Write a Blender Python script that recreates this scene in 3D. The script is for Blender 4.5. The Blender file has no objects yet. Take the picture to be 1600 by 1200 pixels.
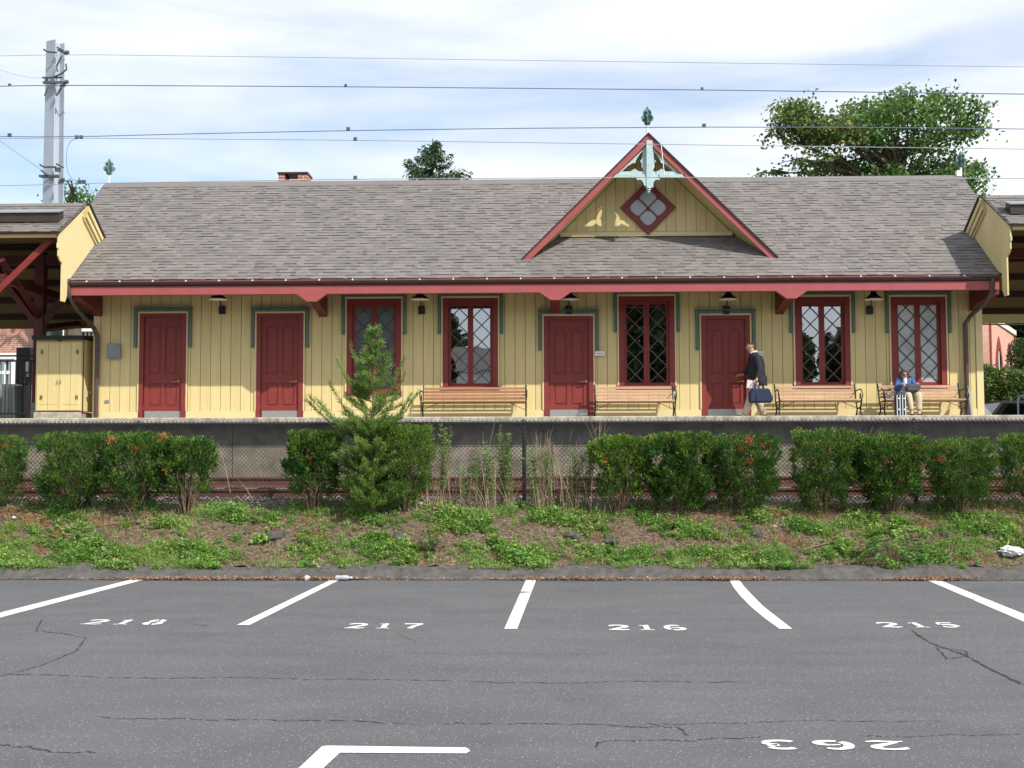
import bpy, math, random
import numpy as np
from mathutils import Vector, Matrix
random.seed(7); rng = np.random.default_rng(7)
SC = bpy.context.scene
COL = SC.collection
R = math.radians

# ------------------------------------------------------------------ camera, sky, sun, exposure
F = 1850.0; EYE = 1.67
cam_d = bpy.data.cameras.new('camera'); cam = bpy.data.objects.new('camera', cam_d); COL.objects.link(cam)
cam_d.sensor_width = 36; cam_d.lens = F / 1600 * 36; cam_d.clip_end = 2000; cam_d.clip_start = 0.1
M = (Matrix.Rotation(R(1.65), 3, 'Z') @ Matrix.Rotation(R(90) + math.atan(108 / F), 3, 'X') @ Matrix.Rotation(-0.0025, 3, 'Z'))
cam.matrix_world = Matrix.Translation((0, 0, EYE)) @ M.to_4x4()
SC.camera = cam

SUN = Vector((1.12, -1.0, 1.44)).normalized()
sun_d = bpy.data.lights.new('sun', 'SUN'); sun = bpy.data.objects.new('sun', sun_d); COL.objects.link(sun)
sun_d.energy = 4.8; sun_d.angle = R(0.6); sun_d.color = (1.0, 0.94, 0.84)
sun.rotation_euler = SUN.to_track_quat('Z', 'Y').to_euler()

SC.view_settings.view_transform = 'Standard'; SC.view_settings.look = 'None'
SC.view_settings.exposure = 0.30; SC.view_settings.gamma = 1; SC.view_settings.use_curve_mapping = False

W = bpy.data.worlds.new('World'); SC.world = W; W.use_nodes = True
nt = W.node_tree; nt.nodes.clear()
def N(nt, t, **k):
    n = nt.nodes.new(t)
    for a, b in k.items():
        if a == 'inp':
            for i, v in b.items(): n.inputs[i].default_value = v
        else: setattr(n, a, b)
    return n
L = nt.links.new
sky = N(nt, 'ShaderNodeTexSky', sky_type='NISHITA', sun_disc=False, sun_elevation=math.asin(SUN.z),
        sun_rotation=math.atan2(SUN.x, SUN.y), air_density=1.0, dust_density=.4, ozone_density=2.5)
tc = N(nt, 'ShaderNodeTexCoord')
mp = N(nt, 'ShaderNodeMapping'); mp.inputs['Scale'].default_value = (1.3, 1.3, 7.5); mp.inputs['Location'].default_value = (0.35, 0.1, 0.62)
mp.inputs['Rotation'].default_value = (0, R(3), 0)
n1 = N(nt, 'ShaderNodeTexNoise', inp={'Scale': 1.9, 'Detail': 8.0, 'Roughness': 0.5, 'Distortion': 0.3})
cr = N(nt, 'ShaderNodeValToRGB'); cr.color_ramp.elements[0].position = 0.30; cr.color_ramp.elements[0].color = (.34, .34, .34, 1)
cr.color_ramp.elements[1].position = 0.60; cr.color_ramp.elements[1].color = (1, 1, 1, 1)
mx = N(nt, 'ShaderNodeMix', data_type='RGBA'); mx.inputs[7].default_value = (7.5, 7.8, 8.25, 1)
bg = N(nt, 'ShaderNodeBackground', inp={'Strength': 0.115}); wo = N(nt, 'ShaderNodeOutputWorld')
L(tc.outputs['Generated'], mp.inputs[0]); L(mp.outputs[0], n1.inputs[0]); L(n1.outputs['Fac'], cr.inputs[0])
L(cr.outputs[0], mx.inputs[0]); hs_ = N(nt, 'ShaderNodeHueSaturation', inp={'Saturation': 1.15, 'Value': 1.30}); L(sky.outputs[0], hs_.inputs['Color']); L(hs_.outputs[0], mx.inputs[6]); L(mx.outputs[2], bg.inputs[0]); L(bg.outputs[0], wo.inputs[0])

# ------------------------------------------------------------------ helpers
def ray(px, py): return M @ Vector(((px - 800) / F, (600 - py) / F, -1))
def at(px, py, Y):
    d = ray(px, py); t = Y / d.y
    return Vector((d.x * t, Y, EYE + d.z * t))
def AX(px, Y, py=600): return at(px, py, Y).x
def AZ(py, Y, px=853): return at(px, py, Y).z
def G(px, py, z=0.0):
    d = ray(px, py); t = (z - EYE) / d.z
    return Vector((d.x * t, d.y * t, z))

def mat(name, col, rough=.6, var=.12, scale=6.0, bump=0.0, bscale=None, col2=None, metal=0.0, stretch=(1, 1, 1), spec=.4, isl=0.0, obv=0.0, trans=0.0, det=6.0):
    m = bpy.data.materials.new(name); m.use_nodes = True
    t = m.node_tree; l = t.links.new; b = t.nodes['Principled BSDF']
    b.inputs['Roughness'].default_value = rough; b.inputs['Metallic'].default_value = metal
    b.inputs['Specular IOR Level'].default_value = spec
    g = N(t, 'ShaderNodeNewGeometry'); mp = N(t, 'ShaderNodeMapping'); mp.inputs['Scale'].default_value = stretch
    l(g.outputs['Position'], mp.inputs[0])
    no = N(t, 'ShaderNodeTexNoise', inp={'Scale': scale, 'Detail': det, 'Roughness': .62}); l(mp.outputs[0], no.inputs[0])
    c = N(t, 'ShaderNodeMix', data_type='RGBA')
    a = [x * (1 - var) for x in col]; d = col2 if col2 else [min(1, x * (1 + var)) for x in col]
    c.inputs[6].default_value = (*a, 1); c.inputs[7].default_value = (*d, 1)
    r = N(t, 'ShaderNodeMapRange', inp={'From Min': .3, 'From Max': .7}); l(no.outputs['Fac'], r.inputs[0]); l(r.outputs[0], c.inputs[0])
    out = c.outputs[2]
    def hsv(src, fac, amt):
        h = N(t, 'ShaderNodeHueSaturation'); mr = N(t, 'ShaderNodeMapRange', inp={'To Min': 1 - amt, 'To Max': 1 + amt})
        l(fac, mr.inputs[0]); l(mr.outputs[0], h.inputs['Value']); l(src, h.inputs['Color']); return h.outputs[0]
    if isl: out = hsv(out, g.outputs['Random Per Island'], isl)
    if obv:
        oi = N(t, 'ShaderNodeObjectInfo'); out = hsv(out, oi.outputs['Random'], obv)
    l(out, b.inputs['Base Color'])
    if bump:
        nb = N(t, 'ShaderNodeTexNoise', inp={'Scale': bscale or scale * 4, 'Detail': 4.0}); l(mp.outputs[0], nb.inputs[0])
        bu = N(t, 'ShaderNodeBump', inp={'Strength': bump, 'Distance': .01}); l(nb.outputs['Fac'], bu.inputs['Height']); l(bu.outputs[0], b.inputs['Normal'])
    if trans:
        tr = N(t, 'ShaderNodeBsdfTranslucent'); l(out, tr.inputs[0]); ms = N(t, 'ShaderNodeMixShader', inp={0: trans})
        o = t.nodes['Material Output']; l(b.outputs[0], ms.inputs[1]); l(tr.outputs[0], ms.inputs[2]); l(ms.outputs[0], o.inputs[0])
    return m

def leafmat(name, c1, c2, trans=.25, rough=.55):
    m = bpy.data.materials.new(name); m.use_nodes = True; t = m.node_tree; l = t.links.new; b = t.nodes['Principled BSDF']
    b.inputs['Roughness'].default_value = rough; b.inputs['Specular IOR Level'].default_value = .3
    g = N(t, 'ShaderNodeNewGeometry'); no = N(t, 'ShaderNodeTexNoise', inp={'Scale': 3.5, 'Detail': 3.0}); l(g.outputs['Position'], no.inputs[0])
    ad = N(t, 'ShaderNodeMath', operation='ADD'); l(g.outputs['Random Per Island'], ad.inputs[0])
    r = N(t, 'ShaderNodeMapRange', inp={'From Min': .3, 'From Max': .7, 'To Min': -.35, 'To Max': .35}); l(no.outputs['Fac'], r.inputs[0]); l(r.outputs[0], ad.inputs[1])
    c = N(t, 'ShaderNodeMix', data_type='RGBA'); c.inputs[6].default_value = (*c1, 1); c.inputs[7].default_value = (*c2, 1); l(ad.outputs[0], c.inputs[0])
    l(c.outputs[2], b.inputs['Base Color'])
    tr = N(t, 'ShaderNodeBsdfTranslucent'); l(c.outputs[2], tr.inputs[0]); ms = N(t, 'ShaderNodeMixShader', inp={0: trans})
    o = t.nodes['Material Output']; l(b.outputs[0], ms.inputs[1]); l(tr.outputs[0], ms.inputs[2]); l(ms.outputs[0], o.inputs[0])
    return m

def me_obj(name, me, m=None, parent=None):
    o = bpy.data.objects.new(name, me); COL.objects.link(o)
    if m and not me.materials:
        for q in (m if isinstance(m, (list, tuple)) else [m]): me.materials.append(q)
    if parent: o.parent = parent; o.matrix_parent_inverse = parent.matrix_basis.inverted()
    return o
def tag(o, label=None, cat=None, group=None, kind=None):
    if label: o['label'] = label
    if cat: o['category'] = cat
    if group: o['group'] = group
    if kind: o['kind'] = kind
    return o
def empty(name, loc, label=None, cat=None, group=None, rz=0):
    o = bpy.data.objects.new(name, None); COL.objects.link(o); o.location = loc; o.rotation_euler.z = rz; o.empty_display_size = .2
    return tag(o, label, cat, group)
def struct(o): o['kind'] = 'structure'; return o

class MB:
    def __init__(s): s.v = []; s.f = []; s.mi = []; s.cur = 0
    def add(s, vs, fs):
        k = len(s.v); s.v += [tuple(p) for p in vs]; s.f += [tuple(i + k for i in f) for f in fs]; s.mi += [s.cur] * len(fs); return s
    def box(s, x0, x1, y0, y1, z0, z1, mtx=None):
        vs = [Vector((x, y, z)) for z in (z0, z1) for y in (y0, y1) for x in (x0, x1)]
        if mtx: vs = [mtx @ v for v in vs]
        return s.add(vs, [(0, 2, 3, 1), (4, 5, 7, 6), (0, 1, 5, 4), (2, 6, 7, 3), (0, 4, 6, 2), (1, 3, 7, 5)])
    def prism(s, poly, axis, a, b):
        """poly: 2-D points; axis 'y': (x,z) extruded in y; 'x': (y,z); 'z': (x,y)."""
        def P(p, c): return {'y': (p[0], c, p[1]), 'x': (c, p[0], p[1]), 'z': (p[0], p[1], c)}[axis]
        n = len(poly); vs = [P(p, a) for p in poly] + [P(p, b) for p in poly]
        return s.add(vs, [tuple(range(n)), tuple(range(2 * n - 1, n - 1, -1))] + [(i, i + n, (i + 1) % n + n, (i + 1) % n) for i in range(n)])
    def tube(s, pts, r, n=6, cap=True):
        pts = [Vector(p) for p in pts]; rs = r if isinstance(r, (list, tuple)) else [r] * len(pts); vs = []; fs = []
        ref = Vector((.13, .37, .92)); pu = None
        for i, p in enumerate(pts):
            d = (pts[min(i + 1, len(pts) - 1)] - pts[max(i - 1, 0)]).normalized()
            u = (pu - d * pu.dot(d)).normalized() if pu else d.cross(ref if abs(d.dot(ref)) < .95 else Vector((1, 0, 0))).normalized()
            pu = u; w = d.cross(u)
            vs += [p + (u * math.cos(2 * math.pi * k / n) + w * math.sin(2 * math.pi * k / n)) * rs[i] for k in range(n)]
        for i in range(len(pts) - 1):
            for k in range(n): a = i * n + k; b = i * n + (k + 1) % n; fs.append((a, b, b + n, a + n))
        if cap: fs += [tuple(range(n - 1, -1, -1)), tuple(range((len(pts) - 1) * n, len(pts) * n))]
        return s.add(vs, fs)
    def lathe(s, prof, c=(0, 0, 0), n=12, axis='z'):
        vs = []; fs = []; c = Vector(c)
        for r, h in prof:
            for k in range(n):
                a = 2 * math.pi * k / n
                v = (r * math.cos(a), r * math.sin(a), h) if axis == 'z' else ((r * math.cos(a), h, r * math.sin(a)) if axis == 'y' else (h, r * math.cos(a), r * math.sin(a)))
                vs.append(c + Vector(v))
        for i in range(len(prof) - 1):
            for k in range(n): a = i * n + k; b = i * n + (k + 1) % n; fs.append((a, b, b + n, a + n))
        fs += [tuple(range(n - 1, -1, -1)), tuple(range((len(prof) - 1) * n, len(prof) * n))]
        return s.add(vs, fs)
    def build(s, name, m, parent=None, smooth=False, bevel=0):
        me = bpy.data.meshes.new(name); me.from_pydata(s.v, [], s.f); me.update()
        for q in (m if isinstance(m, (list, tuple)) else [m]): me.materials.append(q)
        if any(s.mi): me.polygons.foreach_set('material_index', s.mi)
        if smooth: me.polygons.foreach_set('use_smooth', [True] * len(me.polygons)); me.set_sharp_from_angle(angle=R(40))
        o = me_obj(name, me, None, parent)
        if bevel:
            b = o.modifiers.new('bevel', 'BEVEL'); b.width = bevel; b.segments = 1; b.limit_method = 'ANGLE'
        return o

def plate(name, loops, y, th, m, parent=None, bev=0.0):
    """flat board in the XZ plane with holes; loops are lists of (x,z); y is the front face"""
    cu = bpy.data.curves.new(name, 'CURVE'); cu.dimensions = '2D'; cu.fill_mode = 'BOTH'; cu.extrude = th / 2
    if bev: cu.bevel_depth = bev; cu.bevel_resolution = 0; cu.extrude = th / 2 - bev; cu.offset = -bev
    for lp in loops:
        sp = cu.splines.new('POLY'); sp.points.add(len(lp) - 1); sp.use_cyclic_u = True
        for q, p in zip(sp.points, lp): q.co = (p[0], p[1], 0, 1)
    to = bpy.data.objects.new('tmp', cu); COL.objects.link(to)
    me = bpy.data.meshes.new_from_object(to.evaluated_get(bpy.context.evaluated_depsgraph_get()))
    bpy.data.objects.remove(to); bpy.data.curves.remove(cu)
    me.transform(Matrix(((1, 0, 0, 0), (0, 0, -1, y + th / 2), (0, 1, 0, 0), (0, 0, 0, 1))))
    me.name = name; me.materials.clear(); me.materials.append(m); me.update()
    return me_obj(name, me, None, parent)
def rect(x0, x1, z0, z1): return [(x0, z0), (x1, z0), (x1, z1), (x0, z1)]

def quads(name, V, m, parent=None, mi=None):
    """V: (n,4,3) array of separate quads"""
    n = len(V); me = bpy.data.meshes.new(name)
    me.vertices.add(n * 4); me.vertices.foreach_set('co', V.reshape(-1).astype(np.float32))
    me.loops.add(n * 4); me.loops.foreach_set('vertex_index', np.arange(n * 4, dtype=np.int32))
    me.polygons.add(n); me.polygons.foreach_set('loop_start', np.arange(0, n * 4, 4, dtype=np.int32)); me.polygons.foreach_set('loop_total', np.full(n, 4, dtype=np.int32))
    for q in (m if isinstance(m, (list, tuple)) else [m]): me.materials.append(q)
    if mi is not None: me.polygons.foreach_set('material_index', mi.astype(np.int32))
    me.update(calc_edges=True); me.validate()
    return me_obj(name, me, None, parent)
def unit(a): return a / (np.linalg.norm(a, axis=-1, keepdims=True) + 1e-9)
def leaves(P, D, ln, wd, flat=0.0):
    """rhombic leaves at P pointing along D"""
    n = len(P); D = unit(D); r = rng.normal(size=(n, 3)); r[:, 2] += flat * 3
    S = unit(np.cross(D, r)); ln = np.broadcast_to(ln, n)[:, None]; wd = np.broadcast_to(wd, n)[:, None]
    nrm = np.cross(D, S)
    return np.stack([P, P + D * ln * .5 + S * wd * .5 + nrm * ln * .06, P + D * ln, P + D * ln * .5 - S * wd * .5 + nrm * ln * .06], 1)
def copy_tree(o, parent=None):
    c = o.copy(); COL.objects.link(c)
    if parent: c.parent = parent
    for ch in o.children: copy_tree(ch, c)
    return c

# ------------------------------------------------------------------ materials
YEL = (.63, .515, .245); RED = (.205, .031, .026)
m_yel = mat('yellow_paint', YEL, .55, .08, 4, .10, 60, obv=.05, stretch=(3, 1, .25), det=8.0)
m_yeltrim = mat('cream_trim_paint', (.66, .55, .29), .55, .05, 3)
m_dkr2 = mat('shaded_red_beam_paint', (.13, .022, .020), .6, .15)  # red darkened in colour for the shade the eave beams stand in
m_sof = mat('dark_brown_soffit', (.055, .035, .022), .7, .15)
m_core = mat('siding_groove', (.30, .22, .08), .8, .1)
m_red = mat('dark_red_paint', RED, .5, .12, 4, .04, 50)
m_redf = mat('faded_red_fascia', (.33, .078, .080), .5, .10, 2.5)
m_teal = mat('teal_trim_paint', (.10, .15, .12), .5, .1)
m_pale = mat('pale_green_ornament_paint', (.40, .52, .53), .55, .12, 8)
m_gut = mat('brown_metal_gutter', (.055, .042, .034), .35, .15, 3, metal=.3)
m_pipe = mat('brown_metal_pipe', (.10, .07, .055), .35, .2, 3, metal=.3)
m_blk = mat('black_metal', (.012, .012, .014), .45, .1)
m_white = mat('white_paint', (.78, .78, .76), .5, .05)
m_steel = mat('brushed_steel', (.42, .42, .40), .38, .15, 8, metal=.7, stretch=(1, 1, 8))
m_brass = mat('aged_brass', (.45, .30, .12), .3, .1, metal=.9)
m_grey = mat('grey_metal_box', (.22, .23, .24), .45, .1)
m_shng = mat('asphalt_shingle', (.168, .154, .148), .9, .10, 1.2, .6, 260, isl=.15)
m_conc = mat('weathered_concrete', (.24, .215, .17), .85, .25, 7, .5, 60, col2=(.50, .46, .38), det=9.0)
m_concd = mat('dirty_concrete_face', (.145, .128, .098), .9, .3, 3, .5, 40, col2=(.30, .265, .205))
m_rust = mat('rusty_rail_steel', (.12, .052, .035), .75, .3, 9, .3, 90)
m_tie = mat('old_timber_tie', (.06, .045, .035), .9, .3, 9, .4)
m_woodd = mat('brown_bench_wood', (.36, .18, .10), .5, .22, 5, stretch=(.5, 6, 6), obv=.12)
m_wood = mat('bench_wood', (.52, .33, .225), .5, .22, 5, stretch=(.5, 6, 6), obv=.12)
m_stone = mat('ballast_stone', (.20, .19, .18), .9, .3, 12, isl=.5)
m_brick = None
def glassmat():
    m = bpy.data.materials.new('window_glass'); m.use_nodes = True; t = m.node_tree; t.nodes.clear(); l = t.links.new
    tr = N(t, 'ShaderNodeBsdfTransparent', inp={0: (.75, .8, .8, 1)}); gl = N(t, 'ShaderNodeBsdfGlossy', inp={0: (.9, .93, .95, 1), 1: .01})
    fr = N(t, 'ShaderNodeLayerWeight', inp={0: .45}); mr = N(t, 'ShaderNodeMapRange', inp={'To Min': .24, 'To Max': .95}); l(fr.outputs[0], mr.inputs[0])
    g = N(t, 'ShaderNodeNewGeometry'); no = N(t, 'ShaderNodeTexNoise', inp={'Scale': 1.6, 'Detail': 1.0}); l(g.outputs['Position'], no.inputs[0])
    bu = N(t, 'ShaderNodeBump', inp={'Strength': .05, 'Distance': .05}); l(no.outputs['Fac'], bu.inputs['Height']); l(bu.outputs[0], gl.inputs['Normal'])
    ms = N(t, 'ShaderNodeMixShader'); l(mr.outputs[0], ms.inputs[0]); l(tr.outputs[0], ms.inputs[1]); l(gl.outputs[0], ms.inputs[2])
    o = N(t, 'ShaderNodeOutputMaterial'); l(ms.outputs[0], o.inputs[0]); return m
m_glass = glassmat()
def brickmat(name, c1, c2, mortar, rot=0):
    m = bpy.data.materials.new(name); m.use_nodes = True; t = m.node_tree; l = t.links.new; b = t.nodes['Principled BSDF']; b.inputs['Roughness'].default_value = .85
    g = N(t, 'ShaderNodeNewGeometry'); mp = N(t, 'ShaderNodeMapping'); mp.inputs['Rotation'].default_value = (R(90), 0, rot)
    mp.vector_type = 'TEXTURE' if False else 'POINT'
    l(g.outputs['Position'], mp.inputs[0])
    br = N(t, 'ShaderNodeTexBrick', inp={'Color1': (*c1, 1), 'Color2': (*c2, 1), 'Mortar': (*mortar, 1), 'Scale': 1.0, 'Mortar Size': .008, 'Brick Width': .21, 'Row Height': .075})
    l(mp.outputs[0], br.inputs[0]); l(br.outputs[0], b.inputs['Base Color']); return m
m_brick = brickmat('red_brick', (.42, .15, .10), (.52, .21, .15), (.5, .42, .36))
m_brick2 = brickmat('brown_brick', (.24, .10, .07), (.32, .15, .10), (.3, .25, .2))

def asphaltmat():
    m = bpy.data.materials.new('worn_asphalt'); m.use_nodes = True; t = m.node_tree; l = t.links.new; b = t.nodes['Principled BSDF']
    b.inputs['Roughness'].default_value = .85; b.inputs['Specular IOR Level'].default_value = .3
    g = N(t, 'ShaderNodeNewGeometry')
    big = N(t, 'ShaderNodeTexNoise', inp={'Scale': .35, 'Detail': 5.0, 'Roughness': .6})
    st = N(t, 'ShaderNodeMapping'); st.inputs['Scale'].default_value = (.5, 1.6, 1); l(g.outputs['Position'], st.inputs[0])
    str_ = N(t, 'ShaderNodeTexNoise', inp={'Scale': 1.6, 'Detail': 4.0}); l(st.outputs[0], str_.inputs[0])
    fine = N(t, 'ShaderNodeTexNoise', inp={'Scale': 48.0, 'Detail': 5.0, 'Roughness': .85}); l(g.outputs['Position'], fine.inputs[0]); l(g.outputs['Position'], big.inputs[0])
    r0 = N(t, 'ShaderNodeValToRGB'); e = r0.color_ramp.elements; e[0].position = .3; e[0].color = (.086, .087, .094, 1); e[1].position = .72; e[1].color = (.122, .123, .130, 1)
    a1 = N(t, 'ShaderNodeMath', operation='ADD'); l(big.outputs[0], a1.inputs[0]); l(str_.outputs[0], a1.inputs[1]); a2 = N(t, 'ShaderNodeMath', operation='MULTIPLY', inp={1: .5}); l(a1.outputs[0], a2.inputs[0]); l(a2.outputs[0], r0.inputs[0])
    mu = N(t, 'ShaderNodeMix', data_type='RGBA', blend_type='MULTIPLY', inp={0: 1.0}); l(r0.outputs[0], mu.inputs[6])
    r1 = N(t, 'ShaderNodeMapRange', inp={'From Min': .3, 'From Max': .7, 'To Min': .55, 'To Max': 1.5}); l(fine.outputs[0], r1.inputs[0]); l(r1.outputs[0], mu.inputs[7])
    # old oil and tyre stains
    sn1 = N(t, 'ShaderNodeTexNoise', inp={'Scale': .55, 'Detail': 7.0, 'Roughness': .7, 'Distortion': .6}); l(g.outputs['Position'], sn1.inputs[0]); sr = N(t, 'ShaderNodeMapRange', inp={'From Min': .52, 'From Max': .72, 'To Min': 1.0, 'To Max': .80}); l(sn1.outputs[0], sr.inputs[0])
    mu2 = N(t, 'ShaderNodeMix', data_type='RGBA', blend_type='MULTIPLY', inp={0: 1.0}); l(mu.outputs[2], mu2.inputs[6]); l(sr.outputs[0], mu2.inputs[7]); mu = mu2
    # light aggregate grains
    vo = N(t, 'ShaderNodeTexVoronoi', inp={'Scale': 52.0}); l(g.outputs['Position'], vo.inputs[0])
    lt = N(t, 'ShaderNodeMath', operation='LESS_THAN', inp={1: .24}); l(vo.outputs['Distance'], lt.inputs[0])
    sx = N(t, 'ShaderNodeSeparateColor'); l(vo.outputs['Color'], sx.inputs[0]); gt = N(t, 'ShaderNodeMath', operation='GREATER_THAN', inp={1: .78}); l(sx.outputs[0], gt.inputs[0])
    mm = N(t, 'ShaderNodeMath', operation='MULTIPLY'); l(lt.outputs[0], mm.inputs[0]); l(gt.outputs[0], mm.inputs[1])
    sc = N(t, 'ShaderNodeMath', operation='MULTIPLY', inp={1: .60}); l(mm.outputs[0], sc.inputs[0])
    mw = N(t, 'ShaderNodeMix', data_type='RGBA', inp={7: (.50, .49, .47, 1)}); l(sc.outputs[0], mw.inputs[0]); l(mu.outputs[2], mw.inputs[6]); l(mw.outputs[2], b.inputs['Base Color'])
    bu = N(t, 'ShaderNodeBump', inp={'Strength': .5, 'Distance': .006}); l(fine.outputs[0], bu.inputs['Height']); l(bu.outputs[0], b.inputs['Normal'])
    return m
m_asph = asphaltmat()
m_kerb = mat('dark_kerb_asphalt', (.070, .067, .068), .9, .3, 9, .7, 80, col2=(.115, .108, .10), det=9.0)
m_line = mat('worn_white_road_paint', (.60, .60, .585), .7, .1, 30, .3, 90, col2=(.80, .80, .78))
def wear(m):
    t = m.node_tree; l = t.links.new; b = t.nodes['Principled BSDF']; src = b.inputs['Base Color'].links[0].from_socket
    g = N(t, 'ShaderNodeNewGeometry'); a = N(t, 'ShaderNodeTexNoise', inp={'Scale': 34.0, 'Detail': 6.0, 'Roughness': .75}); c = N(t, 'ShaderNodeTexNoise', inp={'Scale': 2.2, 'Detail': 3.0}); l(g.outputs['Position'], a.inputs[0]); l(g.outputs['Position'], c.inputs[0])
    ad = N(t, 'ShaderNodeMath', operation='ADD'); l(a.outputs[0], ad.inputs[0]); l(c.outputs[0], ad.inputs[1]); r = N(t, 'ShaderNodeMapRange', inp={'From Min': 1.13, 'From Max': 1.24}); l(ad.outputs[0], r.inputs[0])
    mx = N(t, 'ShaderNodeMix', data_type='RGBA', inp={7: (.13, .13, .135, 1)}); l(r.outputs[0], mx.inputs[0]); l(src, mx.inputs[6]); l(mx.outputs[2], b.inputs['Base Color'])
wear(m_line)
m_crack = mat('crack_shadow', (.035, .033, .032), .95, .2)
m_soil = mat('mulch_soil', (.055, .038, .027), .95, .35, 26, .9, 50, col2=(.20, .145, .105), det=9.0)
m_grass = mat('far_ground', (.07, .09, .04), .9, .3, 2)

# ------------------------------------------------------------------ key planes
YW = 24.0; YE = 22.86; ZE = 5.10; YR = 26.5; ZR = 7.83; ZP = 2.32; YP = 21.1
XL, XR = -9.33, 8.70
SL = (ZR - ZE) / (YR - YE); SLA = math.atan(SL)

# ------------------------------------------------------------------ ground
mb = MB(); prof = [(-260, -.02), (16.0, -.02), (18.08, .1), (18.14, .85), (20.9, .86), (21.3, .86), (22.0, 2.2), (700, 2.2)]
for (a, za), (b, zb) in zip(prof, prof[1:]): mb.add([(-400, a, za), (400, a, za), (400, b, zb), (-400, b, zb)], [(0, 1, 2, 3)])
struct(mb.build('ground', m_grass))
lot = MB(); lot.add([(-60, -60, 0), (60, -60, 0), (60, 15.78, 0), (-60, 15.78, 0)], [(0, 1, 2, 3)])
lot = struct(lot.build('parking_lot', m_asph))
def flat(name, pts, m, z=.004, parent=None):
    q = [G(*p) for p in pts]; mb = MB(); mb.add([(p.x, p.y, z) for p in q], [tuple(range(len(q)))]); return mb.build(name, m, parent)
flat('parking_line', [(212, 904), (237, 903), (-40, 976), (-72, 976)], m_line, parent=lot)
flat('parking_line', [(522, 904), (538, 903), (390, 977), (370, 977)], m_line, parent=lot)
flat('parking_line', [(822, 906), (838, 906), (808, 983), (788, 983)], m_line, parent=lot)
def ribbon_px(name, Lp, Rp, m, parent):
    a = [G(*p) for p in Lp]; b = [G(*p) for p in Rp]; mb = MB(); n = len(a)
    mb.add([(p.x, p.y, .004) for p in a] + [(p.x, p.y, .004) for p in b], [(i, i + 1, i + 1 + n, i + n) for i in range(n - 1)]); return mb.build(name, m, parent)
ribbon_px('parking_line', [(1138, 903), (1146, 918), (1158, 933), (1176, 951), (1197, 968), (1218, 983)], [(1153, 903), (1162, 916), (1176, 931), (1194, 949), (1216, 966), (1238, 983)], m_line, lot)
flat('parking_line', [(1437, 902), (1456, 902), (1650, 980), (1628, 984)], m_line, parent=lot)
flat('parking_line', [(503, 1167), (512, 1166), (728, 1169), (735, 1174), (728, 1178), (531, 1177), (500, 1206), (420, 1260), (370, 1260), (468, 1200)], m_line, parent=lot)

def ribbon2d(pts, w):
    """polyline with per-point half widths -> list of quads (2-D)"""
    out = []; n = len(pts); ws = w if isinstance(w, (list, tuple)) else [w] * n; Ls = []; Rs = []
    for i, (x, y) in enumerate(pts):
        x0, y0 = pts[max(0, i - 1)]; x1, y1 = pts[min(n - 1, i + 1)]; d = math.hypot(x1 - x0, y1 - y0) or 1; nx, ny = -(y1 - y0) / d, (x1 - x0) / d
        Ls.append((x + nx * ws[i], y + ny * ws[i])); Rs.append((x - nx * ws[i], y - ny * ws[i]))
    return Ls, Rs
def arc(cx, cy, rx, ry, a0, a1, n=10): return [(cx + rx * math.cos(R(a0 + (a1 - a0) * i / n)), cy + ry * math.sin(R(a0 + (a1 - a0) * i / n))) for i in range(n + 1)]
DIG = {
 '2': [(arc(.48, .70, .38, .24, 165, -20, 8) + [(.55, .40), (.22, .20)], [.05, .09, .10, .08, .08, .10, .13, .14, .14, .10, .05]), ([(.06, .09), (.4, .12), (.7, .06), (.97, .13)], [.05, .09, .09, .05])],
 '1': [([(.5, 0.04), (.5, .97)], .13), ([(.2, .05), (.8, .05)], .05), ([(.22, .82), (.42, .92)], .05)],
 '8': [(arc(.5, .72, .26, .20, 100, 260, 8), .11), (arc(.5, .72, .26, .20, -80, 80, 8), .11), (arc(.5, .27, .33, .21, 100, 260, 8), .12), (arc(.5, .27, .33, .21, -80, 80, 8), .12)],
 '7': [([(.05, .90), (.9, .90)], .09), ([(.85, .84), (.55, .45), (.42, .02)], [.09, .12, .14])],
 '6': [(arc(.50, .50, .36, .42, 50, 232, 12), [.06, .08, .09, .10, .11, .12, .13, .13, .13, .13, .13, .12, .10]), (arc(.50, .29, .36, .22, -112, 78, 10), [.07, .09, .11, .12, .13, .13, .13, .12, .11, .09, .07]), ([(.34, .47), (.58, .50)], .06)],
 '5': [([(.2, .92), (.85, .92)], .08), ([(.2, .84), (.18, .55)], .08), (arc(.45, .32, .36, .25, 130, -20, 8), [.08, .09, .1, .12, .13, .13, .13, .13, .12]), (arc(.45, .32, .36, .25, -35, -150, 8), .09)],
 '3': [(arc(.45, .73, .30, .20, 150, 5, 7), .10), (arc(.45, .72, .30, .19, -8, -80, 5), .09), (arc(.45, .28, .36, .23, 75, 0, 6), .11), (arc(.45, .28, .36, .23, -8, -150, 8), .10)],
}
def number(txt, cx, cy, wd, sp, ht, flip=False, slant=0):
    """stencilled number painted on the asphalt round ground point under pixel (cx,cy)"""
    c = G(cx, cy); n = len(txt)
    for i, ch in enumerate(txt):
        mb = MB()
        for pts, w in DIG[ch]:
            Ls, Rs = ribbon2d(pts, w); k = len(Ls)
            def T(p):
                u = (i - (n - 1) / 2) * sp + (p[0] - .5) * wd; v = (p[1] - .5) * ht; u += v * slant
                return (c.x - u, c.y - v, .0045) if flip else (c.x + u, c.y + v, .0045)
            mb.add([T(p) for p in Ls] + [T(p) for p in Rs], [(j, j + 1, j + 1 + k, j + k) for j in range(k - 1)])
        mb.build('painted_numeral', m_line, lot)
number('218', 196, 972.5, .225, .30, .34)
number('217', 601, 978.5, .21, .275, .34)
number('216', 1010, 981, .215, .27, .34)
number('215', 1434, 977, .215, .285, .34)
number('263', 1303, 1165, .235, .31, .215, flip=True)
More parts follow.
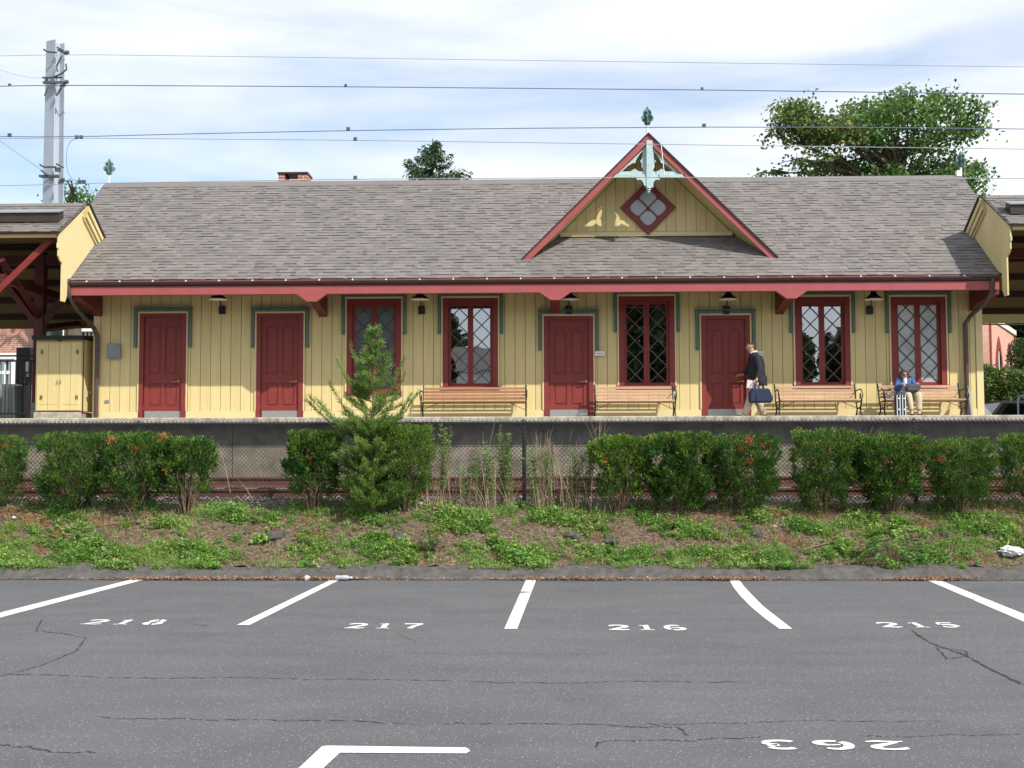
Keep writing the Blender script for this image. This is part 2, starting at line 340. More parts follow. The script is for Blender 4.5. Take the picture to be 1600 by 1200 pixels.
def crack(pts, w, seg=26):
    P = []
    for (x0, y0), (x1, y1) in zip(pts, pts[1:]):
        for k in range(seg): t = k / seg; P.append((x0 + (x1 - x0) * t, y0 + (y1 - y0) * t))
    P.append(pts[-1]); Q = [G(*p) for p in P]; off = 0; q2 = []
    for q in Q: off = off * .85 + random.gauss(0, .008); q2.append((q.x + random.gauss(0, .004), q.y + off + random.gauss(0, .004)))
    ws = [w * random.choice((.15, .5, .8, 1.1, 1.5)) * min(1, (i + 1) / 6, (len(q2) - i) / 6) for i in range(len(q2))]
    Ls, Rs = ribbon2d(q2, ws); k = len(Ls); mb = MB(); mb.add([(x, y, .003) for x, y in Ls] + [(x, y, .003) for x, y in Rs], [(j, j + 1, j + 1 + k, j + k) for j in range(k - 1)])
    mb.build('crack', m_crack, lot)
crack([(0, 1053), (120, 1057), (240, 1060), (370, 1060), (540, 1061), (620, 1063), (800, 1066), (1000, 1066), (1180, 1067)], .006)
crack([(140, 1120), (240, 1124), (330, 1126), (390, 1124), (520, 1128), (700, 1131), (820, 1131), (960, 1134), (1060, 1138), (1076, 1150)], .005)
crack([(-20, 1164), (50, 1169), (80, 1175), (150, 1178)], .006)
crack([(65, 968), (58, 985), (135, 996), (118, 1018), (60, 1042), (0, 1057)], .007)
crack([(1422, 984), (1450, 1003), (1475, 1013), (1508, 1024), (1540, 1042), (1610, 1076)], .014)
crack([(1462, 1010), (1480, 1030), (1512, 1026)], .007); crack([(1475, 1013), (1510, 1018), (1512, 1028)], .007)
crack([(1000, 1131), (1080, 1132), (1200, 1128), (1330, 1126), (1480, 1128)], .004)
crack([(930, 1170), (935, 1160), (1000, 1158), (1100, 1156), (1200, 1152)], .005)
crack([(1340, 1150), (1420, 1152), (1500, 1150), (1610, 1148)], .004)
crack([(200, 1002), (340, 1002), (490, 1007), (560, 1018), (640, 1021), (790, 1022), (960, 1023), (1100, 1024), (1350, 1022)], .0025)
crack([(300, 975), (330, 978)], .005); crack([(620, 990), (650, 1002)], .004)

# kerb: rolled asphalt berm, then the bank
mb = MB(); prof = [(15.70, .005), (15.78, .05), (15.88, .13), (16.0, .155), (16.15, .15), (16.3, .02)]
xs = np.arange(-14, 14.01, .12); P = []
for x in xs:
    j = .012 * math.sin(x * 1.7) + .008 * math.sin(x * 5.1 + 1) + random.gauss(0, .003)
    P.append([(x, y + j * .6 + random.gauss(0, .003), max(.004, z + j * (z > .02) + random.gauss(0, .003))) for y, z in prof])
n = len(prof); mb.add([p for r in P for p in r], [(i * n + k, (i + 1) * n + k, (i + 1) * n + k + 1, i * n + k + 1) for i in range(len(xs) - 1) for k in range(n - 1)])
struct(mb.build('kerb', m_kerb, smooth=True))
def bank_z(x, y):
    t = max(0, min(1, (y - 16.1) / 1.0)); z = .14 + .70 * (t * t * (3 - 2 * t) * .5 + t * .5) + max(0, min(.08, (y - 17.1) * .12))
    return z + .03 * math.sin(x * 1.3 + y) * t + .02 * math.sin(x * 4.1 + y * 3) * t + .012 * math.sin(x * 9.7 - y * 8)
xs = np.linspace(-14, 14, 420); ys = np.linspace(16.08, 18.15, 42)
mb = MB(); mb.add([(x, y, bank_z(x, y) + random.gauss(0, .008)) for y in ys for x in xs], [(j * 420 + i, j * 420 + i + 1, (j + 1) * 420 + i + 1, (j + 1) * 420 + i) for j in range(41) for i in range(419)])
struct(mb.build('planting_bank', m_soil, smooth=False))

# ------------------------------------------------------------------ railway
tr = struct(empty('railway_track', (0, 19.4, .95)))
mb = MB(); mb.add([(-20, 18.05, .90), (20, 18.05, .90), (20, 18.5, .955), (-20, 18.5, .955), (20, 20.7, 1.06), (-20, 20.7, 1.06), (20, 21.6, 1.0), (-20, 21.6, 1.0)], [(0, 1, 2, 3), (3, 2, 4, 5), (5, 4, 6, 7)])
mb.build('ballast_bed', m_stone, tr)
def rail(y, zt):
    h = .17; pr = [(-.07, 0), (.07, 0), (.07, .012), (.012, .035), (.010, .125), (.036, .14), (.036, h), (-.036, h), (-.036, .14), (-.010, .125), (-.012, .035), (-.07, .012)]
    MB().prism([(y + a, zt - h + b) for a, b in pr], 'x', -20, 20).build('rail', m_rust, tr)
rail(18.7, 1.114); rail(20.1, 1.27)
tie = MB().box(-.11, .11, 18.15, 20.65, -.10, .03, Matrix.Rotation(.0, 4, 'X')); 
tie0 = None
for i in range(46):
    x = -12.4 + i * .54
    if tie0 is None:
        mb = MB(); mb.add([(-.11, 18.15, .82), (.11, 18.15, .82), (.11, 20.65, 1.02), (-.11, 20.65, 1.02), (-.11, 18.15, .94), (.11, 18.15, .94), (.11, 20.65, 1.12), (-.11, 20.65, 1.12)], [(0, 3, 2, 1), (4, 5, 6, 7), (0, 1, 5, 4), (1, 2, 6, 5), (2, 3, 7, 6), (3, 0, 4, 7)])
        tie0 = o = mb.build('tie', m_tie, tr)
    else: o = me_obj('tie', tie0.data, None, tr)
    o.location.x += x; o.location.z += random.uniform(-.01, 0)
# ballast stones near the fence side
def stones(name, n, fx, fy, fz, smin, smax, m, parent=None):
    base = np.array([(1, 0, 0), (-1, 0, 0), (0, 1, 0), (0, -1, 0), (0, 0, 1), (0, 0, -1)], float); fc = [(0, 2, 4), (2, 1, 4), (1, 3, 4), (3, 0, 4), (2, 0, 5), (1, 2, 5), (3, 1, 5), (0, 3, 5)]
    mb = MB()
    for i in range(n):
        x = fx(); y = fy(); s = random.uniform(smin, smax); v = base * np.random.default_rng(i).uniform(.5, 1.2, (6, 1)) * s; a = random.uniform(0, 6.3); c, d = math.cos(a), math.sin(a)
        v = np.stack([v[:, 0] * c - v[:, 1] * d + x, v[:, 0] * d + v[:, 1] * c + y, v[:, 2] * .7 + fz(x, y)], 1)
        mb.add(v.tolist(), fc)
    return mb.build(name, m, parent)
tag(stones('ballast_stones', 5200, lambda: random.uniform(-9, 9), lambda: random.uniform(17.95, 18.62), lambda x, y: .905 + (y - 18.05) * .12 + random.uniform(-.01, .025), .02, .042, m_stone), 'grey ballast stones along the near rail', 'gravel', kind='stuff')

# ------------------------------------------------------------------ platform
pf = struct(empty('platform', (0, 22.5, ZP)))
MB().box(-40, 40, YP, 26.9, ZP - .11, ZP).build('platform_slab', m_conc, pf, bevel=.015)
xs0 = np.arange(-26, 27, 2.9)
m_soot_shade = mat('sooty_shaded_concrete', (.10, .092, .080), .9, .4, 3, .5, 40, col2=(.20, .185, .155))  # dirt plus the overhanging slab's shadow, painted into the top course
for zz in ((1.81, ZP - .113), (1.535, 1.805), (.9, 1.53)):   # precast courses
    for x in xs0: MB().box(x + .006 + (zz[0] > 1) * 0, x + 2.894, YP + .29, YP + .49, zz[0], zz[1]).build('face_panel', m_soot_shade if zz[0] == 1.81 else m_concd, pf)
MB().box(-40, 40, YP + .5, 24, .8, ZP - .12).build('platform_core', m_concd, pf)
MB().box(-26, 27, YP + .278, YP + .289, 1.80, 1.812).build('joint_ledge', m_concd, pf)

# ------------------------------------------------------------------ station building
st = empty('station_building', (0, 24, ZP), 'yellow wooden station with dark red doors, diamond-paned windows and a grey shingle roof', 'station')
s24 = 24.0
doors = [(218, 291, 490, 'sq'), (401, 474, 490, 'sq'), (850, 927, 494, 'ar'), (1096, 1172, 493, 'ar')]
wins = [(542, 627, 467, 615, 'blind'), (692, 778, 466, 607, 'clear'), (967, 1054, 463, 606, 'clear'), (1242, 1328, 464, 605, 'clear'), (1392, 1478, 464, 605, 'pale')]
ops = []
for x0, x1, y0, k in doors:
    c = (x0 + x1) / 2; a, b, z = AX(x0, s24, 570), AX(x1, s24, 570), at(c, y0, s24).z; ops.append((a, b, ZP - .1, z, 'd', k))
for x0, x1, y0, y1, k in wins:
    c = (x0 + x1) / 2; ops.append((AX(x0, s24, 530), AX(x1, s24, 530), at(c, y1, s24).z, at(c, y0, s24).z, 'w', k))
ZS = 5.02   # soffit
WX0, WX1 = -9.295, 8.78
plate('wall', [rect(WX0, WX1, ZP - .3, ZS)] + [rect(a - .005, b + .005, z0, z1) for a, b, z0, z1, *_ in ops if z0 > ZP] , YW + .032, .14, m_core, st)
# the doors stand in notches that run to the floor: cover the wall behind them with the leaf itself
def siding(x, w, z0, z1, y, par, m=None):
    g = .005; MB().box(x + g, x + w - g, y, y + .03, z0, z1).build('siding_board', m or m_yel, par)
bw = .208; x = WX0 + .14; cm = .035
ZB = at(853, 641, 24).z
while x < WX1 - .14:
    w = min(bw, WX1 - .14 - x); cuts = sorted([(max(ZB, z0 - (cm if z0 > ZP else 0)), z1 + cm, a - cm, b + cm) for a, b, z0, z1, *_ in ops if a - cm < x + w and b + cm > x])
    zlo = ZB + .004
    for z0, z1, a, b in cuts:
        if z0 - zlo > .03: siding(x, w, zlo, z0, YW, st)
        if a - x > .03: siding(x, a - x, max(zlo, z0 + .0), z1, YW, st)
        if x + w - b > .03: siding(b, x + w - b, max(zlo, z0), z1, YW, st)
        zlo = z1
    siding(x, w, zlo, ZS, YW, st); x += w
for a, b in ((WX0, WX0 + .135), (WX1 - .135, WX1)): MB().box(a, b, YW - .02, YW + .03, ZP, ZS).build('corner_board', m_yeltrim, st)
ds = sorted([(a, b) for a, b, z0, z1, k, _ in ops if k == 'd']); xa = WX0 + .14
for a, b in ds + [(WX1 - .14, 0)]:
    MB().box(xa, a - .002, YW - .022, YW + .03, ZP, ZB, ).build('baseboard', m_yeltrim, st, bevel=.006); xa = b + .002
# side and back walls, floor
for x0, x1, y0, y1, nme in ((WX0, WX0 + .15, YW + .18, 29, 'side_wall'), (WX1 - .15, WX1, YW + .18, 29, 'side_wall'), (WX0, WX1, 28.85, 29, 'back_wall')): MB().box(x0, x1, y0, y1, ZP - .2, ZS).build(nme, m_yel, st)
for xx in (WX0 + .001, WX1 - .151): MB().prism([(23.6, ZS + .002), (29.3, ZS + .002), (YR, ZR - .15)], 'x', xx, xx + .15).build('gable_wall', m_yel, st)
MB().box(WX0 + .2, WX1 - .2, YW + .2, 28.8, ZP - .1, ZP + .01).build('floor', m_tie, st)
m_in = mat('dim_interior_wall', (.10, .09, .07), .9)
MB().box(WX0 + .2, WX1 - .2, 26.4, 26.45, ZP + .02, ZS - .02).build('inner_wall', m_in, st)

def leaf_arch(x0, x1, z0, z1): 
    r = (x1 - x0) / 2; return [(x0, z0), (x1, z0)] + [( (x0 + x1) / 2 + r * math.cos(R(t)), z1 - r + r * math.sin(R(t))) for t in range(0, 181, 20)]
m_blind = mat('grey_window_shade', (.26, .31, .30), .8, .1); m_pblind = mat('pale_window_shade', (.80, .86, .85), .8, .08)
m_fr1 = mat('dull_frosted_pane', (.10, .125, .125), .12, .15, 3, spec=.7); m_fr2 = mat('pale_frosted_pane', (.40, .47, .47), .10, .25, 2.5, spec=.7)
m_mun = mat('muntin_paint', (.11, .045, .045), .5, .1)
for a, b, z0, z1, kind, k in ops:
    hood_up = .105; cxx = (a + b) / 2
    ho = .115 if kind == 'd' else .105
    # cream casing and teal drip hood
    zc0 = ZB + .003 if kind == 'd' else z0 - .032
    plate('casing', [[(a - .033, zc0), (a - .002, zc0), (a - .002, z1 + .002), (b + .002, z1 + .002), (b + .002, zc0), (b + .033, zc0), (b + .033, z1 + .04), (a - .033, z1 + .04)]], YW - .03, .06, m_yeltrim, st)
    zl = z1 - (.70 if kind == 'd' else .73); t = .062
    hd = plate('drip_hood', [[(a - ho, zl), (a - ho + t, zl), (a - ho + t, z1 + .10 - t), (b + ho - t, z1 + .10 - t), (b + ho - t, zl), (b + ho, zl), (b + ho, z1 + .10), (a - ho, z1 + .10)]], YW - .055, .054, m_teal, st, bev=.006)
    MB().box(a - ho - .012, b + ho + .012, YW - .075, YW - .003, z1 + .101, z1 + .118).build('hood_cap', m_teal, hd)
    if kind == 'd':
        d = empty('door', (cxx, YW, ZP)); d.parent = st; d.matrix_parent_inverse = st.matrix_basis.inverted()
        plate('door_frame', [[(a, ZP), (a + .09, ZP), (a + .09, z1 - .075), (b - .09, z1 - .075), (b - .09, ZP), (b, ZP), (b, z1), (a, z1)]], YW - .035, .10, m_red, d)
        x0, x1, zt = a + .093, b - .093, z1 - .078; wl = x1 - x0
        zmid = at(cxx * 1850 / 24 + 853, 595, 24).z; pl = [(x0 + wl * .13, x0 + wl * .45), (x0 + wl * .55, x0 + wl * .87)]
        low = [rect(p, q, ZP + .32, zmid - .05) for p, q in pl]; ztop = zt - .17 if k == 'sq' else zt - .20
        up = [(rect if k == 'sq' else leaf_arch)(p, q, zmid + .13, ztop) for p, q in pl]
        lf = plate('door_leaf', [rect(x0, x1, ZP + .015, zt)] + low + up, YW + .012, .035, m_red, d)
        for (p, q), u in zip(pl, up):
            for z00, z11, arch in ((ZP + .32, zmid - .05, 0), (zmid + .13, ztop, k != 'sq')):
                f = leaf_arch if arch else rect
                plate('door_panel', [f(p + .001, q - .001, z00 + .001, z11 - .001)], YW + .030, .01, m_red, d)
                plate('raised_field', [f(p + .035, q - .035, z00 + .035, z11 - .035)], YW + .018, .0115, m_red, d, bev=.005)
        MB().box(x0 + .02, x1 - .02, YW + .006, YW + .0115, ZP + .03, ZB + .01).build('kick_plate', m_steel, d)
        hx = x1 - .055; hz = at(853 + hx * 77, 596, 24).z; mb = MB(); mb.lathe([(.0, -.012), (.032, -.012), (.034, 0), (.02, .01)], (hx, YW, hz), 14, 'y')
        mb.tube([(hx, YW - .01, hz), (hx, YW - .05, hz), (hx - .03, YW - .06, hz - .004), (hx - .13, YW - .06, hz - .012)], [.012, .012, .012, .010], 8); mb.build('lever_handle', m_brass, d, smooth=True)
        for hzz in (ZP + .25, ZP + 1.0, zt - .25): MB().tube([(x0 - .002, YW + .004, hzz), (x0 - .002, YW + .004, hzz + .1)], .009, 6).build('hinge', m_red, d)
    else:
        w = empty('window', (cxx, YW, z0)); w.parent = st; w.matrix_parent_inverse = st.matrix_basis.inverted()
        fw = .105
        plate('window_frame', [rect(a, b, z0, z1), rect(a + fw, b - fw, z0 + .05, z1 - .10)], YW - .025, .16, m_red, w)
        MB().box(a - .02, b + .02, YW - .05, YW - .0255, z0 + .0, z0 + .045).build('sill', m_red, w)
        kk_ = k; gx0, gx1 = a + fw + .002, b - fw - .002; mid = (gx0 + gx1) / 2; gz0, gz1 = z0 + .052, z1 - .102
        for (p, q) in ((gx0, mid - .002), (mid + .002, gx1)):
            sw = .055; plate('casement', [rect(p, q, gz0, gz1), rect(p + sw, q - sw, gz0 + .055, gz1 - .055)], YW + .045, .04, m_red, w)
            u0, u1, v0, v1 = p + sw, q - sw, gz0 + .055, gz1 - .055; W2 = u1 - u0; nrow = 4.65; dz = (v1 - v0) / nrow
            # diamond muntins: crossing diagonals
            mb = MB(); th = .010
            def clip(p0, p1):
                (xa, za), (xb, zb) = p0, p1
                if max(za, zb) <= v0 or min(za, zb) >= v1: return None
                def cut(P, Q, z): t = (z - P[1]) / (Q[1] - P[1]); return (P[0] + (Q[0] - P[0]) * t, z)
                A, B = (p0, p1) if za < zb else (p1, p0)
                if A[1] < v0: A = cut(A, B, v0)
                if B[1] > v1: B = cut(A, B, v1)
                return A, B
            for r in range(-1, 7):
                zb = v0 + r * dz
                for seg in (((u0, zb), (u1, zb + dz)), ((u1, zb), (u0, zb + dz))):
                    c = clip(*seg)
                    if not c: continue
                    A, B = c; dx, dzz = B[0] - A[0], B[1] - A[1]; l = math.hypot(dx, dzz); nx, nz = -dzz / l * th, dx / l * th
                    mb.prism([(A[0] + nx, A[1] + nz), (A[0] - nx, A[1] - nz), (B[0] - nx, B[1] - nz), (B[0] + nx, B[1] + nz)], 'y', YW + .050 + (.001 if seg[0][0] == u0 else 0), YW + .072)
            mb.build('muntin_lattice', m_mun, w)
            # panes between the muntins
            def pane(poly):
                out = []
                m_ = len(poly)
                for i in range(m_):   # clip to v0..v1
                    A, B = poly[i], poly[(i + 1) % m_]; ia, ib = v0 <= A[1] <= v1, v0 <= B[1] <= v1
                    if ia: out.append(A)
                    for z in (v0, v1):
                        if (A[1] - z) * (B[1] - z) < 0: t = (z - A[1]) / (B[1] - A[1]); out.append((A[0] + (B[0] - A[0]) * t, z))
                o2 = []
                for q_ in out:
                    if not o2 or math.hypot(q_[0] - o2[-1][0], q_[1] - o2[-1][1]) > 1e-4: o2.append(q_)
                if len(o2) >= 3: MB().prism(o2, 'y', YW + .062, YW + .065).build('pane', {'blind': m_fr1, 'pale': m_fr2}.get(kk_, m_glass), w)
            um = (u0 + u1) / 2
            for r in range(-1, 6):
                zc = v0 + (r + .5) * dz
                pane([(um, zc), (u1, zc + dz / 2), (um, zc + dz), (u0, zc + dz / 2)])
                pane([(u0, zc - dz / 2), (um, zc), (u0, zc + dz / 2)]); pane([(u1, zc - dz / 2), (u1, zc + dz / 2), (um, zc)])
        if k in ('blind', 'pale'): MB().box(a + .03, b - .03, YW + .10, YW + .105, z0 + (.0 if k == 'blind' else -.0), z1 - .03).build('window_shade', m_blind if k == 'blind' else m_pblind, w)

# wall fittings that are parts of the building
MB().box(*[AX(165, 24), AX(171, 24)], YW - .02, YW - .001, AZ(629, 24, 168), AZ(625, 24, 168)).build('outlet_cover', m_grey, st)
MB().lathe([(.0, 0), (.035, 0), (.03, -.04), (.0, -.045)], (AX(137, 23.99) + .07, YW - .02, AZ(614, 24, 137)), 12, 'y').build('pipe_stub', m_pipe, st, smooth=True)

# roof
rf = empty('roof', (0, YR, ZE)); rf.parent = st; rf.matrix_parent_inverse = st.matrix_basis.inverted()
RX0, RX1 = AX(165, YR, 283), AX(1503, YR, 272)
YCUT = 24.32; ZCUT = ZE + SL * (YCUT - YE)
MB().prism([(YE, ZE - .03), (YR, ZR - .03), (YR * 2 - YE, ZE - .03), (YR * 2 - YE, ZE - .10), (YR, ZR - .12), (YE, ZE - .10)], 'x', XL - .028, XR + .028).build('roof_deck', m_tie, rf)
for p_, q_ in ((RX0 + .03, XL - .03), (XR + .03, RX1 - .03)): MB().prism([(YCUT, ZCUT - .03), (YR, ZR - .03), (YR * 2 - YE, ZE - .03), (YR * 2 - YE, ZE - .10), (YR, ZR - .12), (YCUT, ZCUT - .10)], 'x', p_, q_).build('roof_deck', m_tie, rf)
def shingles(name, x0, x1, O, d, length, nrm, m, parent, ex=.125, stuff=True, skip=None):
    X0_, X1_ = x0, x1
    """O: (y,z) of the eave; d: slope direction in (y,z)"""
    n = int(length / ex); V = []; 
    for i in range(n):
        if skip: x0, x1 = (skip[1], skip[2]) if i * ex < skip[0] else (X0_, X1_)
        x = x0 - random.uniform(0, .3); s0 = i * ex - .004; s1 = min(length, s0 + ex * 1.25)
        while x < x1:
            w = random.choice((.08, .10, .13, .16, .19, .24)); a, b = max(x, x0), min(x + w, x1); x += w
            if b - a < .01: continue
            th = random.choice((.011, .014, .022)) ; 
            lo = s0 + random.uniform(-.002, .002)
            def P(s, h, xx): return (xx, O[0] + d[0] * s + nrm[0] * h, O[1] + d[1] * s + nrm[1] * h)
            V.append([P(lo, th, a), P(lo, th, b), P(s1, .004, b), P(s1, .004, a), P(lo, -.004, a), P(lo, -.004, b)])
    mb = MB()
    for q in V: mb.add(q, [(0, 1, 2, 3), (4, 5, 1, 0), (4, 0, 3), (1, 5, 2)])
    o = mb.build(name, m, parent)
    if stuff: o['kind'] = 'stuff'
    return o
cs, sn = math.cos(SLA), math.sin(SLA); SLEN = math.hypot(YR - YE, ZR - ZE)
shingles('shingles', RX0, RX1, (YE - .03, ZE - .028), (cs, sn), SLEN + .03, (-sn, cs), m_shng, rf, skip=((YCUT - YE) / cs, XL - .03, XR + .03))
shingles('shingles', RX0, RX1, (2 * YR - YE + .03, ZE - .028), (-cs, sn), SLEN + .03, (sn, cs), m_shng, rf, ex=.25)
x = RX0
while x < RX1:   # ridge caps
    x1 = min(x + .30, RX1); MB().prism([(YR - .15, ZR - .10), (YR, ZR + .035), (YR + .15, ZR - .10), (YR + .14, ZR - .12), (YR, ZR + .012), (YR - .14, ZR - .12)], 'x', x + .002, x1 + .0).build('ridge_cap', m_shng, rf); x = x1
for xx in (RX0 - .03, RX1 + .002): MB().prism([(YCUT, ZCUT - .03), (YR, ZR), (2 * YR - YE, ZE - .03), (2 * YR - YE, ZE - .15), (YR, ZR - .15), (YCUT, ZCUT - .17)], 'x', xx, xx + .028).build('rake_board', m_gut, rf)
# soffit, fascia, gutter
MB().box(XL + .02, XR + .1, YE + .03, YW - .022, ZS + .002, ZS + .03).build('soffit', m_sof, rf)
MB().box(XL + .012, XR - .012, YE - .060, YE + .03, 4.775, 4.945).build('fascia_board', m_redf, rf, bevel=.004)
gy = YE - .075; gz = 5.030
pr = [(gy + .045 * math.cos(R(t)) * 1.0, gz + .075 * math.sin(R(t))) for t in range(180, 361, 20)]; pin = [(gy + .038 * math.cos(R(t)), gz + .067 * math.sin(R(t))) for t in range(360, 179, -20)]
MB().prism(pr + pin, 'x', XL - .02, XR + .02).build('gutter', m_gut, rf)
MB().box(XL + .012, XR - .012, YE - .028, YE - .0005, 4.947, ZE - .03).build('drip_board', m_redf, rf)
hg = None
for i in range(28):
    x = XL + .33 + i * .655
    if x > XR - .1: break
    mb = MB(); mb.box(-.010, .010, YE - .12, YE - .036, 5.031, 5.036); mb.box(-.012, .012, YE - .042, YE - .036, 5.036, ZE - .032); o = mb.build('gutter_strap', m_white, rf) if hg is None else me_obj('gutter_strap', hg, None, rf); hg = o.data
    o.location.x += x
# gutter brackets on the eave beam
for px in (488, 867.5, 1236):
    xc = AX(px, YE, 455)
    b_ = MB(); b_.prism([(xc - .30, 4.777), (xc - .09, 4.63), (xc + .09, 4.63), (xc + .30, 4.777)], 'y', YE - .064, YE + .05); b = b_.build('fascia_gusset', m_redf, rf)
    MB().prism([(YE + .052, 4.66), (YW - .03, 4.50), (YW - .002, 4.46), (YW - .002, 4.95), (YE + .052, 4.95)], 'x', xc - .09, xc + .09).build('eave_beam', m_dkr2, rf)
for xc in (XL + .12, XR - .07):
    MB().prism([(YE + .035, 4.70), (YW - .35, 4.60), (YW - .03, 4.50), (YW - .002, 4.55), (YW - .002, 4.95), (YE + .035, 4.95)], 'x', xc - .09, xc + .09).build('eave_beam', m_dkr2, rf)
# downspouts
for side, pts in ((-1, [(106, 437, 22.79), (106, 447, 22.78), (108, 462, 22.80), (120, 483, 23.2), (146, 512, 23.88), (151, 526, 23.92), (151, 580, 23.92), (150, 640, 23.92), (150, 652, 23.92)]),
                  (1, [(1551, 435, 22.79), (1551, 446, 22.78), (1549, 458, 22.82), (1538, 474, 23.2), (1516, 494, 23.88), (1512, 506, 23.92), (1512, 570, 23.92), (1512, 640, 23.92), (1512, 652, 23.92)])):
    P = [at(*p) for p in pts]; xv = P[-1].x
    for q in P[5:]: q.x = xv
    dn = MB().tube(P, .046, 10).build('downspout', m_pipe, rf, smooth=True)
# chimney
ch = MB(); Yc = 27.3; a, b = AX(435, Yc, 275), AX(480, Yc, 275); zt = at(457, 269, Yc).z
m_cb = brickmat('chimney_brick', (.30, .09, .06), (.42, .16, .11), (.55, .5, .45))
bx = [(a, a + .15), (b - .22, b)]
c0 = MB().box(a, b, Yc, Yc + .6, 6.5, zt - .19).build('chimney', m_cb, rf)
for p, q in bx: MB().box(p, q, Yc, Yc + .5, zt - .185, zt - .045).build('chimney_pier', m_cb, rf)
MB().box(a - .02, b + .02, Yc - .03, Yc + .55, zt - .04, zt).build('chimney_cap', m_gut, rf)
# finials
def finial(x, y, z0, h, par):
    c = Vector((x, y, z0)); MB().tube([c, c + Vector((0, 0, h * .38))], .022, 8).build('finial_post', m_white, par)
    mb = MB(); s = h * .62; zc = z0 + h * .36
    for ang in (0, 60, 120):
        prf = [(0, 0), (.12, .03), (.20, .14), (.13, .2), (.30, .27), (.37, .42), (.28, .54), (.16, .55), (.26, .68), (.21, .80), (.10, .84), (.06, .97), (.0, 1.02)]
        poly = [(p * s, q * s) for p, q in prf] + [(-p * s, q * s) for p, q in prf[::-1]]
        k = len(mb.v); mb.prism(poly[:-1], 'y', -.012, .012); rot = Matrix.Rotation(R(ang + 20), 4, 'Z')
        mb.v[k:] = [tuple((rot @ Vector(v)) + Vector((x, y, zc))) for v in mb.v[k:]]
    mb.lathe([(.02, 0), (.045, .2 * s), (.03, .4 * s), (.045, .6 * s), (.02, .95 * s), (.005, 1.05 * s)], (x, y, zc), 8)
    mb.build('finial', mat('verdigris_finial', (.10, .19, .18), .6, .3, 20), par)
p = at(171, 247, YR - .05); finial(RX0 + .08, YR, ZR, p.z - ZR, rf)
p = at(1508, 236, YR); finial(RX1 - .02, YR, ZR, p.z - ZR, rf)
MB().box(RX1 - .13, RX1 - .03, YR - .06, YR + .06, ZR + .0, ZR + .13).build('ridge_block', m_white, rf)
q = at(1505, 235, YR); MB().tube([(RX1 + .03, YR - .1, ZR - .1), (q.x, YR - .1, q.z)], .006, 5).build('lightning_rod', m_steel, rf)

# dormer gable
dm = empty('dormer', (2, 23.5, 5.6)); dm.parent = st; dm.matrix_parent_inverse = st.matrix_basis.inverted()
YD = 23.42; YG = 24.16
ap = at(1013, 207, YD); xl = AX(818, YD, 402); xr = AX(1217, YD, 401); zb = (at(818, 402, YD).z + at(1217, 401, YD).z) / 2
xc = ap.x; hw = (xr - xl) / 2; za = ap.z; sl = (za - zb) / hw
YB = 27.2
def roofprism(th0, th1, y0, y1, ext=0.0):
    A = [(xc - hw - ext, zb - ext * sl + th1), (xc, za + th1), (xc + hw + ext, zb - ext * sl + th1)]
    return A + [(xc + hw + ext, zb - ext * sl + th0), (xc, za + th0), (xc - hw - ext, zb - ext * sl + th0)]
MB().prism(roofprism(-.10, -.035, 0, 0), 'y', YD + .04, YB).build('dormer_deck', m_yel, dm)
for sgn in (-1, 1):   # shingled slopes, laid courses
    mb = MB(); n = int(math.hypot(hw, za - zb) / .125); Ls = math.hypot(hw, za - zb); dx, dz = -sgn * hw / Ls, (za - zb) / Ls; nx, nz = sgn * (za - zb) / Ls, hw / Ls
    for i in range(n + 1):
        y = YD - .02
        while y < YB:
            w = random.choice((.15, .22, .3)); y1 = min(y + w, YB); s0 = i * .125 - .01; s1 = min(Ls, s0 + .16); th = random.choice((.012, .02))
            P = lambda s, h, yy: (xc + sgn * hw + dx * s + nx * h, yy, zb + dz * s + nz * h - .03)
            q = [P(s0, th, y), P(s0, th, y1), P(s1, .004, y1), P(s1, .004, y), P(s0, -.005, y), P(s0, -.005, y1), P(s1, -.005, y)]
            mb.add(q, [(0, 3, 2, 1) if sgn > 0 else (0, 1, 2, 3), (4, 0, 1, 5), (4, 6, 3, 0)]); y = y1
    mb.build('dormer_shingles', m_shng, dm)['kind'] = 'stuff'
# rake fascia: pink-red boards
fw = .112
for sgn in (-1, 1):
    nv = fw * math.hypot(1, sl)
    MB().prism([(xc, za - .035), (xc + sgn * (hw + .0), zb - .035), (xc + sgn * (hw - nv / sl * 1.0), zb - .035 + 0.0), (xc, za - .035 - nv)], 'y', YD, YD + .035).build('rake_fascia', m_redf, dm)
    MB().prism([(xc, za - .0), (xc + sgn * (hw + .02), zb - .02), (xc + sgn * (hw + .0), zb - .033), (xc, za - .033)], 'y', YD - .03, YD + .04).build('rake_drip_edge', m_gut, dm)
    a_, b_ = .14, .14
    MB().prism([(xc, za - .105), (xc + sgn * (hw - .10), zb - .0), (xc + sgn * (hw - .145), zb + .0), (xc, za - .145)], 'y', YD + .042, YG - .0).build('soffit_board', m_yel, dm)
